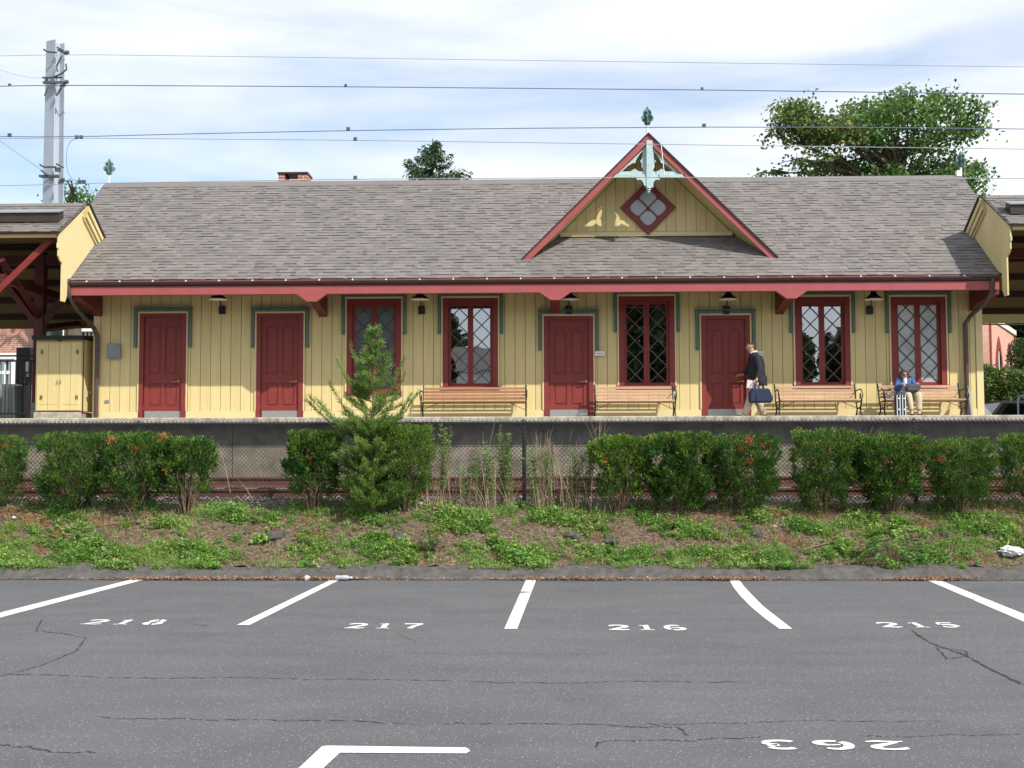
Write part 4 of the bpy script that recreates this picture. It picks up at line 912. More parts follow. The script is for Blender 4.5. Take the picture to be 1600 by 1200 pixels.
juniper()

# ground cover
GREEN = [(20, 835, 50, 22, .9), (60, 865, 90, 22, 1), (10, 880, 60, 12, 1), (110, 812, 35, 14, .6), (100, 800, 25, 12, .7), (135, 830, 16, 22, .7), (160, 860, 40, 20, 1), (200, 868, 60, 22, 1), (270, 865, 60, 22, 1), (320, 868, 30, 20, .9), (205, 815, 12, 12, .6), (255, 815, 14, 14, .6), (310, 800, 30, 12, .9), (285, 818, 18, 12, .8), (345, 800, 45, 12, .9), (400, 800, 60, 12, .8), (360, 845, 30, 14, .6), (350, 870, 24, 16, .5), (460, 795, 60, 12, .7), (440, 805, 25, 10, .6), (495, 820, 25, 12, .6), (490, 845, 35, 14, .7), (540, 860, 60, 20, .85), (480, 878, 14, 10, .9), (440, 882, 14, 8, .7), (405, 880, 14, 8, .6), (590, 845, 40, 16, .9), (625, 860, 50, 18, .8), (610, 805, 55, 12, .7), (560, 800, 30, 10, .5), (690, 800, 40, 14, .8), (740, 810, 50, 16, .9), (790, 800, 60, 14, .9), (700, 825, 40, 14, .7), (760, 860, 60, 20, .95), (810, 870, 50, 18, 1), (870, 860, 70, 18, .9), (880, 800, 55, 18, .95), (935, 812, 45, 16, .9), (980, 800, 30, 12, .85), (1020, 812, 25, 14, .8), (1060, 828, 28, 18, .8), (1100, 825, 35, 14, .8), (960, 868, 60, 16, .8), (1040, 865, 60, 16, .85), (1110, 868, 70, 16, .9), (1190, 865, 60, 18, .9), (1180, 810, 30, 16, .85), (1160, 830, 30, 14, .7), (1230, 868, 50, 16, .8), (1290, 820, 50, 12, .9), (1350, 812, 50, 12, .8), (1250, 815, 20, 10, .7), (1360, 835, 35, 14, .7), (1320, 855, 30, 18, .8), (1400, 875, 40, 12, .8), (1450, 870, 28, 16, .9), (1430, 820, 60, 12, .8), (1500, 815, 40, 14, .8), (1530, 830, 50, 18, .85), (1560, 812, 50, 14, .85), (1590, 835, 30, 20, .8), (1500, 850, 40, 10, .4), (1540, 855, 40, 12, .5), (1490, 880, 40, 8, .3), (150, 888, 20, 6, .8), (640, 893, 14, 8, .4), (40, 890, 30, 6, .6)]
def bank_point(px, py):
    d = ray(px, py); lo, hi = 15.9, 18.2
    for _ in range(22):
        m = (lo + hi) / 2; t = m / d.y; x, z = d.x * t, EYE + d.z * t
        zz = bank_z(x, m) if m > 16.08 else (.15 if m > 15.8 else 0)
        if z > zz: lo = m
        else: hi = m
    t = hi / d.y; return d.x * t, hi, EYE + d.z * t
Pw = []; Hw = []
for gx, gy_, rx, ry, dn in GREEN:
    for _ in range(int(rx * ry * .030 * dn) + 1):
        a = random.uniform(0, 6.283); r = math.sqrt(random.random()); cx_, cy_ = gx + rx * r * math.cos(a), gy_ + 6 + ry * r * math.sin(a); hh = (1 - r * .6) * random.uniform(.35, 1.25) * (.5 + .5 * dn); sz = random.uniform(2.5, 7)
        for _ in range(int(10 + sz * 1.6)):
            dx_ = random.gauss(0, 1); x, yy, z = bank_point(cx_ + sz * dx_, cy_ + sz * .45 * random.gauss(0, 1))
            if yy > 18.0: continue
            Pw.append((x, yy, z)); Hw.append(hh * random.uniform(.6, 1.1) * math.exp(-dx_ * dx_ * .2))
# sparse random weeds everywhere
for _ in range(2600):
    x = random.uniform(-7.8, 7.8); yy = random.uniform(16.1, 17.6); Pw.append((x, yy, bank_z(x, yy))); Hw.append(random.uniform(.1, .5))
m_weed3 = leafmat('yellowing_weed_leaf', (.30, .40, .09), (.50, .52, .20), .35); Pw = np.array(Pw); Hw = np.array(Hw); k = 11; SZ = np.repeat(np.clip(1 + .45 * np.sin(Pw[:, 0] * 4.3 + Pw[:, 1] * 6) + rng.normal(0, .15, len(Pw)), .55, 1.7), k); P = np.repeat(Pw, k, 0); H = np.repeat(Hw, k)
sx = np.repeat(rng.normal(0, .35, (len(Pw), 2)), k, 0); tt = frac(len(P)); P = P + np.stack([sx[:, 0] * tt * H * .12, sx[:, 1] * tt * H * .12, tt * H * .19], 1) + rng.normal(0, .011, (len(P), 3))
D = np.stack([rng.normal(0, .8, len(P)), rng.normal(-.15, .7, len(P)), rng.uniform(-.05, .8, len(P))], 1)
V = leaves(P, D, rng.uniform(.022, .046, len(P)) * SZ, rng.uniform(.008, .020, len(P)) * SZ, flat=.5)
nz = np.sin(P[:, 0] * 2.7) + np.sin(P[:, 0] * 7.1 + P[:, 1] * 5)
ng = 5200; gx_ = rng.uniform(-8, 8, ng); gy2 = rng.uniform(16.05, 17.9, ng); keep = (np.sin(gx_ * 2.1 + 1) + np.sin(gx_ * 5.3 + gy2 * 4) + rng.normal(0, .5, ng)) > .1; gx_, gy2 = gx_[keep], gy2[keep]
gP = np.stack([gx_, gy2, np.array([bank_z(a, b) for a, b in zip(gx_, gy2)])], 1); gP = np.repeat(gP, 3, 0) + rng.normal(0, .012, (len(gx_) * 3, 3)) * np.array([1, 1, 0]); gD = np.stack([rng.normal(0, .45, len(gP)), rng.normal(0, .4, len(gP)), np.ones(len(gP))], 1)
tag(quads('grass_blades', leaves(gP, gD, rng.uniform(.05, .14, len(gP)), .006), [m_weed, m_straw], None, (frac(len(gP)) < .45).astype(int)), 'thin green and dry grass blades scattered over the bank', 'grass', kind='stuff')
tag(quads('ground_cover', V, [m_weed, m_weed2, m_weed3], None, np.where(np.repeat(frac(len(Pw)), k) + .15 * np.sin(P[:, 0] * 3.1) > .88, 2, (frac(len(P)) + nz * .14 > .68).astype(int))), 'bright green weeds covering the bank above the kerb', 'weeds', kind='stuff')
# dry straw and dead stalks lying on the bank
n = 22000; x = rng.uniform(-8.2, 8.2, n); y = rng.uniform(16.1, 17.9, n); z = np.array([bank_z(a, b) for a, b in zip(x, y)]) + .01
D = np.stack([rng.normal(0, 1, n), rng.normal(0, .6, n), rng.normal(.12, .18, n)], 1); V = leaves(np.stack([x, y, z], 1), D, rng.uniform(.03, .13, n), .004 + .004 * frac(n))
tag(quads('dry_straw', V, m_straw), 'dry straw littering the bank', 'straw', kind='stuff')
# orange needle litter
OR = [(30, 800, 45, 14), (60, 812, 30, 10), (150, 805, 30, 8), (165, 815, 25, 8), (240, 807, 20, 8), (265, 812, 30, 6), (60, 850, 14, 14), (90, 830, 20, 12), (490, 800, 12, 12), (540, 803, 20, 5), (480, 830, 12, 8), (1200, 800, 50, 8), (1110, 806, 80, 6), (1450, 812, 25, 10), (1210, 790, 40, 12), (1590, 820, 20, 12), (1560, 790, 30, 12), (1330, 795, 30, 8), (1230, 845, 40, 8), (500, 835, 16, 14), (1520, 870, 40, 8), (670, 810, 10, 6), (1480, 845, 30, 10), (340, 872, 12, 10), (1270, 803, 40, 8)]
Q = []
for ox, oy, rx, ry in OR:
    for _ in range(int(rx * ry * .9)): a = random.uniform(0, 6.283); r = math.sqrt(random.random()) * random.uniform(.7, 1.2); Q.append(bank_point(ox + rx * r * math.cos(a), oy + 4 + ry * r * math.sin(a)))
for _ in range(1200): Q.append(bank_point(random.uniform(0, 1600), random.uniform(795, 885)))
Q = np.array(Q); Q[:, 2] += .012; n = len(Q); D = np.stack([rng.normal(0, 1, n), rng.normal(0, 1, n), rng.normal(.1, .2, n)], 1)
tag(quads('fallen_needles', leaves(Q, D, .035, .009), m_dead), 'orange dead needles fallen on the bank', 'litter', kind='stuff')
# brown leaves collected along the kerb foot and on the bank
Q = []
for _ in range(3600):
    px = random.choice([random.uniform(0, 1600), random.gauss(900, 60), random.gauss(1120, 40), random.gauss(1440, 35), random.gauss(480, 60), random.gauss(300, 60)]); g = G(px, 903 + random.gauss(0, 1.6)); Q.append((g.x, 15.71 - abs(random.gauss(0, .07)), .012 + random.uniform(0, .02)))
for _ in range(5200): Q.append(bank_point(random.uniform(0, 1600), random.uniform(800, 890)))
Q = np.array(Q); n = len(Q); Q[:, 2] += .01; D = np.stack([rng.normal(0, 1, n), rng.normal(0, 1, n), rng.normal(.1, .25, n)], 1)
tag(quads('fallen_leaves', leaves(Q, D, rng.uniform(.02, .045, n), rng.uniform(.012, .026, n), flat=.6), m_brn), 'dry brown leaves gathered along the foot of the kerb', 'leaves', kind='stuff')

# tall weeds with dead tan stalks in the gap between shrubs
mb = MB()
for i in range(215):
    px = random.choice([random.uniform(640, 930), random.gauss(770, 50), random.gauss(880, 40)])
    if 803 < px < 836: continue
    y = random.uniform(16.95, 17.6); x = AX(px, y, 780); z = bank_z(x, y); h_ = random.uniform(.25, .75) if random.random() < .75 else random.uniform(.8, 1.15); lx = random.gauss(0, .22) * h_
    mb.tube([(x, y, z), (x + lx * .4, y + random.gauss(0, .03), z + h_ * .5), (x + lx, y + random.gauss(0, .05), z + h_)], [.0045, .0035, .0015], 4)
for px, py0, py1, ppx in ((300, 745, 790, 345), (395, 748, 782, 372), (420, 735, 785, 405), (360, 690, 770, 340), (740, 650, 790, 775), (688, 690, 790, 700)):
    a_, b_ = at(px, py1, 17.4), at(ppx, py0, 17.4); mb.tube([a_, a_.lerp(b_, .5) + Vector((.02, 0, 0)), b_], [.005, .004, .002], 4)
tag(mb.build('dead_stalks', m_straw), 'tan dead weed stalks standing in the gap between the shrubs', 'dead weeds', kind='stuff')
def tall_weed(px, ptop, label, w=.16, m=None, stem=True, group='tall green weeds in the gap between the shrubs', y=None, base=790):
    y = y or random.uniform(17.15, 17.45); x = AX(px, y, 740); z0 = bank_z(x, y); zt = at(px, ptop, y).z; h_ = zt - z0
    t = empty('tall_weed', (x, y, z0), label, 'weed', group); mb = MB(); Ps = []; Ds = []
    for s in range(7):
        a = random.uniform(0, 6.283); r = random.uniform(.1, 1) * w; hh = h_ * random.uniform(.7, 1); pts = [Vector((x + r * .2 * math.cos(a), y + r * .2 * math.sin(a), z0)), Vector((x + r * .6 * math.cos(a), y + r * .5 * math.sin(a), z0 + hh * .5)), Vector((x + r * math.cos(a), y + r * .8 * math.sin(a), z0 + hh))]
        mb.tube(pts, [.005, .004, .002], 4)
        for k in range(int(90 * hh)):
            f = random.uniform(.22, 1); p = pts[0].lerp(pts[1], f * 2) if f < .5 else pts[1].lerp(pts[2], f * 2 - 1); Ps.append(p); aa = random.uniform(0, 6.283); Ds.append((math.cos(aa), math.sin(aa), random.uniform(.0, .9)))
    mb.build('stems', m_stem, t); n = len(Ps); quads('leaves', leaves(np.array(Ps), np.array(Ds), rng.uniform(.035, .07, n), rng.uniform(.010, .018, n)), m or m_weed2, t)
for px, pt_, lb in ((690, 662, 'narrow bright weed beside the rounded shrub right of the juniper'), (727, 715, 'low weed left of the tallest dusty weeds in the gap'), (752, 700, 'weed clump just left of the tallest weed in the gap'), (783, 655, 'tallest dusty green weed left of the fence post'), (796, 672, 'bushy weed close to the left of the fence post'), (835, 694, 'weed just right of the fence post'), (862, 700, 'weed with yellowing leaves between the fence post and the hedge'), (893, 700, 'weed growing close left of the yellow-tipped shrub'), (915, 690, 'pale weed touching the yellow-tipped shrub'), (768, 690, 'thin weed in front of the tallest one in the gap')): tall_weed(px, pt_, lb)
# bare twigs poking up behind the hedge
def twig(px, py0, py1, label, y=17.55):
    t = MB(); a_ = at(px, py1, y); 
    for k in range(8):
        b_ = at(px + random.uniform(-22, 22), py0 + random.uniform(0, 22), y); m_ = a_.lerp(b_, .5) + Vector((random.gauss(0, .03), 0, 0)); t.tube([a_, m_, b_], [.004, .003, .0015], 4)
        t.tube([m_, m_ + Vector((random.gauss(0, .08), 0, .12))], [.002, .001], 4)
    tag(t.build('bare_twigs', m_straw), label, 'bare shrub', 'bare pale twigs behind the hedge')
twig(935, 640, 700, 'bare pale twigs above the yellow-tipped shrub'); twig(845, 662, 735, 'bare pale twigs right of the middle fence post'); twig(1365, 662, 700, 'bare pale twigs above the right hedge group'); twig(1300, 664, 690, 'faint bare twigs above the bronze-tinted shrub')

# distinct plants on the bank
def leafy(px, py, w, h_, nl, ll, lw, label, name, m, flat=.3, comp=False):
    x, y, z = bank_point(px, py); t = empty(name, (x, y, z), label, 'plant'); Ps = []; Ds = []; mb = MB()
    for s in range(nl):
        a = random.uniform(0, 6.283); r = w * math.sqrt(random.random()); tip = Vector((x + r * math.cos(a), y + r * .6 * math.sin(a), z + h_ * random.uniform(.35, 1) * (1 - .5 * r / w))); p0 = Vector((x, y, z)); mb.tube([p0, p0.lerp(tip, .5) + Vector((0, 0, .03)), tip], [.004, .003, .002], 4)
        dr = Vector((math.cos(a), math.sin(a), random.uniform(-.2, .5))).normalized()
        if comp:
            Lf = random.uniform(.14, .26)
            for j in range(13):
                c = tip + dr * Lf * j / 12 + Vector((0, 0, -.5 * Lf * (j / 12) ** 2)); sd = Vector((-dr.y, dr.x, .1)).normalized()
                for q in (-1, 1): Ps.append(c); Ds.append(sd * q + dr * .35)
        else:
            for j in range(4): Ps.append(tip - (tip - p0) * random.uniform(0, .35)); aa = random.uniform(0, 6.283); Ds.append(Vector((math.cos(aa), math.sin(aa), random.uniform(-.2, .6))))
    mb.build('stems', m_stem, t); n = len(Ps); quads('leaves', leaves(np.array(Ps), np.array(Ds), ll * rng.uniform(.7, 1.2, n), lw * rng.uniform(.8, 1.2, n), flat), m, t)
leafy(408, 850, .13, .20, 22, .07, .05, 'broad-leaved bright green weed beside the dark stone', 'broadleaf_weed', m_weed)
leafy(668, 862, .28, .30, 60, .05, .02, 'dark feathery weed clump in the middle of the bank', 'feathery_weed', m_weed2)
leafy(1395, 880, .42, .42, 52, .065, .018, 'fern-like tree-of-heaven seedlings with long compound leaves at the right of the bank', 'compound_leaf_seedling', m_weed2, comp=True)
leafy(1405, 838, .30, .22, 26, .06, .018, 'upper tuft of compound leaves below the right hedge group', 'compound_leaf_seedling', m_weed, comp=True)
leafy(481, 886, .08, .12, 16, .05, .018, 'small round weed tuft just above the kerb', 'kerb_weed', m_weed2)
leafy(648, 898, .09, .09, 12, .05, .018, 'low pale weed growing over the kerb edge', 'kerb_weed', m_weed2)
leafy(108, 894, .12, .08, 14, .05, .014, 'weed spilling over the kerb near the left edge', 'kerb_weed', m_weed2)

# stones and litter
m_rock = mat('dark_rock', (.055, .05, .052), .95, .5, 18, .9, 70, col2=(.14, .125, .12)); m_prock = mat('pale_rock', (.45, .38, .28), .9, .2, 10, .4)
def rock(px, py, r, m, label):
    x, y, z = bank_point(px, py); z -= r * .22; r *= .9; mb = MB(); n = 9; prof = [(.3, -.3), (.9, -.1), (1, .15), (.75, .45), (.3, .62)]
    mb.lathe([(a * r, b * r) for a, b in prof], (x, y + r * .3, z + r * .05), n); mb.v = [(v[0] + random.gauss(0, r * .08), v[1] + random.gauss(0, r * .08), v[2] + random.gauss(0, r * .06)) for v in mb.v]; tag(mb.build('stone', m), label, 'stone')
rock(432, 838, .20, m_rock, 'flat dark stone beside the broad-leaved weed'); rock(625, 838, .15, m_rock, 'dark stone left of the feathery weed clump'); rock(955, 846, .16, m_rock, 'dark flat stone at the centre right of the bank'); rock(893, 836, .15, m_rock, 'dark stone under the weeds below the middle gap')
rock(1188, 808, .055, m_prock, 'round tan stone below the darkest shrub'); rock(1182, 834, .13, m_rock, 'dark stone on the bank below the darkest shrub'); rock(1478, 835, .12, m_rock, 'dark stone right of the compound-leaved seedlings'); rock(1210, 822, .045, m_prock, 'small pale stone near the tan one')
def stick(p0, p1, label, r=.012):
    a_, b_ = Vector(bank_point(*p0)), Vector(bank_point(*p1)); a_.z += .02; b_.z += .035; m_ = a_.lerp(b_, .5) + Vector((0, 0, .03)); o = MB().tube([a_, m_, b_], [r, r * .8, r * .4], 6); o.tube([m_, m_ + Vector((.08, -.03, .06))], [r * .5, r * .2], 5); tag(o.build('fallen_stick', m_stem), label, 'stick')
stick((1255, 862), (1345, 843), 'reddish fallen stick lying among weeds below the right middle of the bank'); stick((152, 824), (245, 820), 'long thin stick on the bare ground at the left of the bank'); stick((190, 842), (200, 832), 'short pale stick on the bare ground at the left', .008); stick((600, 800), (640, 790), 'stick leaning by the foot of the juniper'); stick((1368, 770), (1385, 800), 'bare stick leaning under the orange-tufted shrub', .008)
def blob(name, c, r, m, label, cat, n=40, seed=1, sq=.6):
    rg = np.random.default_rng(seed); import bmesh
    bm = bmesh.new(); bmesh.ops.create_icosphere(bm, subdivisions=3, radius=1)
    for v in bm.verts:
        f = 1 + .22 * math.sin(v.co.x * 7 + seed) * math.sin(v.co.y * 8) + .15 * math.sin(v.co.z * 11 + v.co.x * 5) + rg.normal(0, .07); v.co = Vector((v.co.x * r[0], v.co.y * r[1], v.co.z * r[2])) * f + Vector(c)
    me = bpy.data.meshes.new(name); bm.to_mesh(me); bm.free(); return tag(me_obj(name, me, m), label, cat)
m_bag = mat('white_plastic', (.75, .75, .77), .4, .05)
x, y, z = bank_point(1581, 868); blob('plastic_bag', (x, y, z + .06), (.15, .12, .07), m_bag, 'crumpled white plastic bag on the bank near the right edge', 'litter', seed=3)
x, y, z = bank_point(655, 790); blob('paper_scrap', (x, y, z + .03), (.06, .05, .03), m_bag, 'white scrap of litter below the rounded shrub', 'litter', seed=5)
x, y, z = bank_point(22, 812); blob('paper_scrap', (x, y, z + .03), (.025, .02, .02), m_bag, 'tiny white scrap on the bank near the left edge', 'litter', seed=6)
g = G(489, 902); blob('paper_cup', (g.x, 15.66, .03), (.035, .03, .035), m_bag, 'crushed white cup at the foot of the kerb', 'litter', seed=8)
g = G(545, 902); t = empty('plastic_bottle', (g.x, 15.62, 0), 'clear plastic bottle lying at the foot of the kerb', 'bottle', rz=0); mclear = mat('cloudy_plastic', (.36, .38, .42), .2, .1)
MB().lathe([(.0, -.10), (.03, -.10), (.034, -.08), (.03, -.03), (.034, .0), (.034, .05), (.015, .085), (.013, .10)], (g.x, 15.62, .04), 12, 'x').build('bottle_body', mclear, t, smooth=True); MB().lathe([(.015, .101), (.015, .118), (.0, .12)], (g.x, 15.62, .04), 10, 'x').build('bottle_cap', m_white, t)

# ------------------------------------------------------------------ trees behind the station
def blobtree(name, Y, trunk_px, blobs, label, m, leaf=.16, per=1.0, depth=1.5, base=2.2, cat='tree', group=None, trunk_r=.35, m2=None):
    tx, ty_ = trunk_px; T0 = Vector((AX(tx, Y, 400), Y, base)); t = empty(name, T0, label, cat, group); top = at(tx, ty_, Y); mb = MB(); mid = T0.lerp(top, .55)
    mb.tube([T0, T0.lerp(mid, .5), mid, top], [trunk_r, trunk_r * .85, trunk_r * .7, trunk_r * .3], 8); Ps = []; s = F / Y
    for bx_, by_, rx, ry, dn in blobs:
        c = at(bx_, by_, Y); c.y += random.uniform(-depth, depth); f = random.uniform(.35, .9); st_ = mid.lerp(top, f) if by_ < ty_ + 60 else mid.lerp(T0, .15)
        k1 = st_.lerp(c, .5) + Vector((random.gauss(0, .25), 0, .3 + random.gauss(0, .15))); mb.tube([st_, k1, c], [trunk_r * .24, trunk_r * .13, .02], 5)
        for _ in range(int(2 + rx / 12)):
            e = c + Vector((random.uniform(-1, 1) * rx / s, random.uniform(-1, 1), random.uniform(-.8, .8) * ry / s)); mb.tube([c.lerp(k1, .3), (c + e) / 2 + Vector((0, 0, .1)), e], [.05, .03, .012], 4)
        nc = int(rx * ry * .11 * dn * per) + 3
        for _ in range(nc):
            a = random.uniform(0, 6.283); r = random.random() ** .45; q = c + Vector((rx / s * r * math.cos(a), random.uniform(-1, 1) * rx / s * .8, ry / s * r * math.sin(a))); cl = random.uniform(.10, .30) * (45 / 45)
            for _ in range(11): Ps.append(q + Vector((random.gauss(0, cl), random.gauss(0, cl), random.gauss(0, cl * .55))))
    mb.build('trunk', m_bark, t); Ps = np.array(Ps); n = len(Ps); D = rng.normal(0, 1, (n, 3)); D[:, 2] -= .3
    xb = at(1330, 230, Y).x; mi = ((Ps[:, 0] < xb) & (frac(n) < .55)).astype(int) if m2 else None
    quads('crown', leaves(Ps, D, leaf * rng.uniform(.6, 1.2, n), leaf * .7 * rng.uniform(.7, 1.2, n), flat=.3), [m, m2] if m2 else m, t, mi); return t
m_oak = leafmat('broadleaf_green', (.045, .115, .032), (.17, .30, .07), .35); m_oak2 = leafmat('bronze_broadleaf', (.11, .15, .04), (.26, .28, .09), .3); m_con = leafmat('conifer_blue_green', (.03, .07, .03), (.09, .15, .08), .1); m_dk = leafmat('dark_green_foliage', (.018, .045, .014), (.06, .11, .025), .2)  # last one: dark green leaf colour for background trees and bush
OAK = [(1385, 165, 40, 22, 1), (1435, 155, 40, 18, 1), (1470, 165, 28, 20, 1), (1400, 190, 60, 25, 1), (1460, 195, 50, 25, .9), (1500, 190, 28, 20, .9), (1525, 195, 16, 14, .8), (1510, 210, 30, 10, .7), (1340, 175, 34, 16, .9), (1320, 195, 34, 16, 1.3), (1345, 210, 45, 18, 1.3), (1300, 205, 34, 16, 1.3), (1270, 215, 34, 16, 1.3), (1320, 230, 45, 16, 1.2), (1240, 180, 20, 12, 1.2), (1222, 185, 16, 10, 1.2), (1215, 208, 24, 13, 1.3), (1245, 205, 32, 18, 1.4), (1200, 228, 20, 8, .7), (1235, 228, 28, 10, .7), (1280, 200, 22, 14, .8), (1290, 220, 26, 12, .6), (1390, 225, 50, 18, .9), (1340, 245, 50, 18, .9), (1400, 255, 60, 20, 1), (1450, 235, 40, 18, .8), (1480, 255, 40, 16, .8), (1510, 245, 22, 14, .8), (1300, 258, 50, 12, .8), (1260, 262, 45, 8, .8), (1205, 266, 26, 5, .7), (1530, 268, 22, 18, .9), (1540, 290, 18, 16, .9), (1545, 255, 14, 8, .7), (1330, 275, 90, 14, 1), (1430, 278, 90, 16, 1), (1420, 140, 12, 6, .7), (1472, 142, 8, 8, .8)]
blobtree('oak_tree', 44, (1400, 210), OAK, 'large spreading leafy tree rising behind the right end of the roof', m_oak, leaf=.17, per=.68, depth=1.6, m2=m_oak2)
# spruce
def spruce(px, ptop, Y, label, wid=52):
    T = at(px, ptop, Y); s = F / Y; H = 9.0; t = empty('spruce_tree', (T.x, Y, 2.2), label, 'tree'); mb = MB(); mb.tube([(T.x, Y, 2.2), (T.x, Y, T.z)], [.3, .02], 6); Ps = []; Ds = []
    for i in range(105):
        f = (i / 105) ** .9; zz = T.z - f * 4.2 - .1; Lb = (.14 + f * 3.9) * random.uniform(.6, 1.08); a = random.uniform(0, 6.283) if i % 3 else random.choice((0, math.pi)) + random.gauss(0, .3); p0 = Vector((T.x, Y, zz)); d = Vector((math.cos(a), math.sin(a), 0))
        pts = [p0 + d * Lb * k + Vector((0, 0, -.30 * Lb * math.sin(k * 2.2) + .42 * Lb * k * k)) for k in (0, .33, .66, 1)]; mb.tube(pts, [.03, .02, .015, .006], 4)
        for k in range(int(14 + 60 * Lb)): q = random.uniform(.12, 1) * 3; j = min(2, int(q)); p = pts[j].lerp(pts[j + 1], q - j); Ps.append(p + Vector((random.gauss(0, .04), random.gauss(0, .08), 0))); Ds.append(Vector((random.gauss(0, .6), random.gauss(0, .6), -.5 + random.gauss(0, .35))) + d * .3)
    mb.build('trunk', m_bark, t); n = len(Ps); quads('foliage', leaves(np.array(Ps), np.array(Ds), rng.uniform(.12, .30, n), .07), m_con, t)
spruce(676, 217, 46, 'dark pointed conifer whose top shows behind the roof ridge')
blobtree('small_tree', 40, (118, 330), [(118, 310, 24, 9, 1), (132, 303, 12, 7, 1), (108, 306, 10, 5, .8), (128, 318, 20, 14, 1), (140, 306, 5, 6, .7)], 'leafy tree top showing between the left canopy and the station roof', m_oak, leaf=.13)
blobtree('dark_tree', 62, (1600, 430), [(1560, 505, 40, 20, 1.6), (1600, 500, 50, 25, 1.6), (1640, 520, 50, 40, 1.6), (1600, 540, 40, 30, 1.6), (1590, 470, 60, 30, 1.5), (1540, 485, 30, 14, 1.5), (1610, 570, 40, 30, 1.5), (1540, 440, 50, 30, 1), (1650, 560, 40, 60, 1.5)], 'dark leafy tree behind the brick building with arched windows', m_dk, leaf=.24, depth=2)
blobtree('dark_tree', 66, (1560, 500), [(1540, 515, 40, 30, 1.5), (1575, 510, 30, 30, 1.5), (1610, 530, 30, 40, 1.5)], 'second dark tree further back beyond the brick building', m_dk, leaf=.24, depth=2)
# flowering bush at right
def bush(pxs, Y, label, m, name='garden_bush', red=None):
    ps = []; t = empty(name, (AX(pxs[0][0], Y), Y, 2.2), label, 'bush'); mb = MB(); s = F / Y
    for bx_, by_, rx, ry in pxs:
        c = at(bx_, by_, Y); mb.tube([(c.x * .98 + t.location.x * .02, Y, 2.2), c], [.03, .01], 4)
        for _ in range(int(rx * ry * 2.3)):
            v = rng.normal(size=3); v /= np.linalg.norm(v); r = random.uniform(.6, 1.05); ps.append((c.x + v[0] * rx / s * r, Y + v[1] * rx / s * r, c.z + v[2] * ry / s * r))
    mb.build('stems', m_stem, t); P = np.array(ps); n = len(P); D = rng.normal(0, 1, (n, 3)); V = leaves(P, D, rng.uniform(.06, .11, n), rng.uniform(.03, .06, n)); mi = (frac(n) < (.02 if red else 0)).astype(int)
    quads('foliage', V, [m, red or m], t, mi)
m_flow = leafmat('pink_flower', (.5, .15, .12), (.7, .35, .3)); m_bush = leafmat('bush_leaf', (.04, .09, .02), (.16, .25, .06), .3)
bush([(1545, 600, 22, 28), (1570, 595, 28, 22), (1595, 600, 24, 20), (1548, 630, 18, 22), (1580, 625, 26, 20), (1540, 578, 12, 8), (1612, 600, 20, 30)], 30, 'green garden bush with a few pink flowers right of the station', m_bush, red=m_flow)
bush([(1595, 555, 20, 28), (1612, 580, 20, 30)], 38, 'darker bush at the right edge above the flowering one', m_dk)

# ------------------------------------------------------------------ background buildings
# brick building with arched windows, seen at the right
c0 = Vector((AX(1545, 50, 560), 50, 0)); c1 = Vector((AX(1586, 57.6, 560), 57.6, 0)); c2 = Vector((c0.x - 5.2, 53.4, 0)); zt = at(1545, 497, 50).z
bb = empty('brick_church', (c0.x, 52, 2.2), 'pink brick building with pointed arched windows beyond the right end of the station', 'building')
def wallquad(name, A, B, z0, z1, th, m, par, loops=None):
    d = (B - A); Ln = d.length; o = plate(name, [rect(0, Ln, z0, z1)] + (loops or []), 0, th, m, None); ang = math.atan2(d.y, d.x)
    o.data.transform(Matrix.Translation((A.x, A.y, 0)) @ Matrix.Rotation(ang, 4, 'Z')); o.parent = par; o.matrix_parent_inverse = par.matrix_basis.inverted(); return o
Ln = (c1 - c0).length
def gothic(cx, w, z0, z1): 
    r = w; return [(cx - w / 2, z0), (cx + w / 2, z0), (cx + w / 2, z1 - w * .87)] + [(cx + w / 2 - w * (1 - math.cos(R(a))), z1 - w * .87 + w * math.sin(R(a))) for a in (15, 30, 45)] + [(cx, z1)] + [(cx - w / 2 + w * (1 - math.cos(R(a))), z1 - w * .87 + w * math.sin(R(a))) for a in (45, 30, 15)] + [(cx - w / 2, z1 - w * .87)]
gw = [gothic(Ln * .34, 1.9, 3.2, 6.35), gothic(Ln * .74, 1.9, 3.2, 6.35)]
m_pbrick = brickmat('pink_brick', (.50, .22, .16), (.58, .28, .20), (.55, .45, .38)); m_stonet = mat('pale_stone', (.62, .58, .52), .8, .1)
wallquad('wall', c0, c1, 2.2, zt, .4, m_pbrick, bb); wallquad('wall', c2, c0, 2.2, zt - .0, .38, m_brick2, bb)
dC = (c1 - c0).normalized(); nC = Vector((dC.y, -dC.x, 0))
def onwall(name, loops, out, th, m):
    A = c0 + nC * out; o = plate(name, loops, 0, th, m, None); o.data.transform(Matrix.Translation((A.x, A.y, 0)) @ Matrix.Rotation(math.atan2(dC.y, dC.x), 4, 'Z')); o.parent = bb; o.matrix_parent_inverse = bb.matrix_basis.inverted(); return o
m_dglass = mat('dark_leaded_glass', (.03, .035, .04), .15, .3, 5)
for q in gw:
    cx = sum(p[0] for p in q) / len(q)
    onwall('window_surround', [gothic(cx, 2.35, 3.0, 6.75), gothic(cx, 1.75, 3.2, 6.25)], .05, .04, m_red)
    onwall('pane', [gothic(cx, 1.9, 3.1, 6.4)], .012, .008, m_dglass); onwall('tracery', [rect(cx - .07, cx + .07, 3.2, 6.1)], .03, .015, m_stonet)
wallquad('coping', c0 + Vector((0, -.1, 0)), c1 + Vector((.1, 0, 0)), zt + .001, zt + .22, .5, m_stonet, bb); wallquad('coping', c2, c0 + Vector((-.1, -.1, 0)), zt + .001, zt + .18, .5, m_stonet, bb)
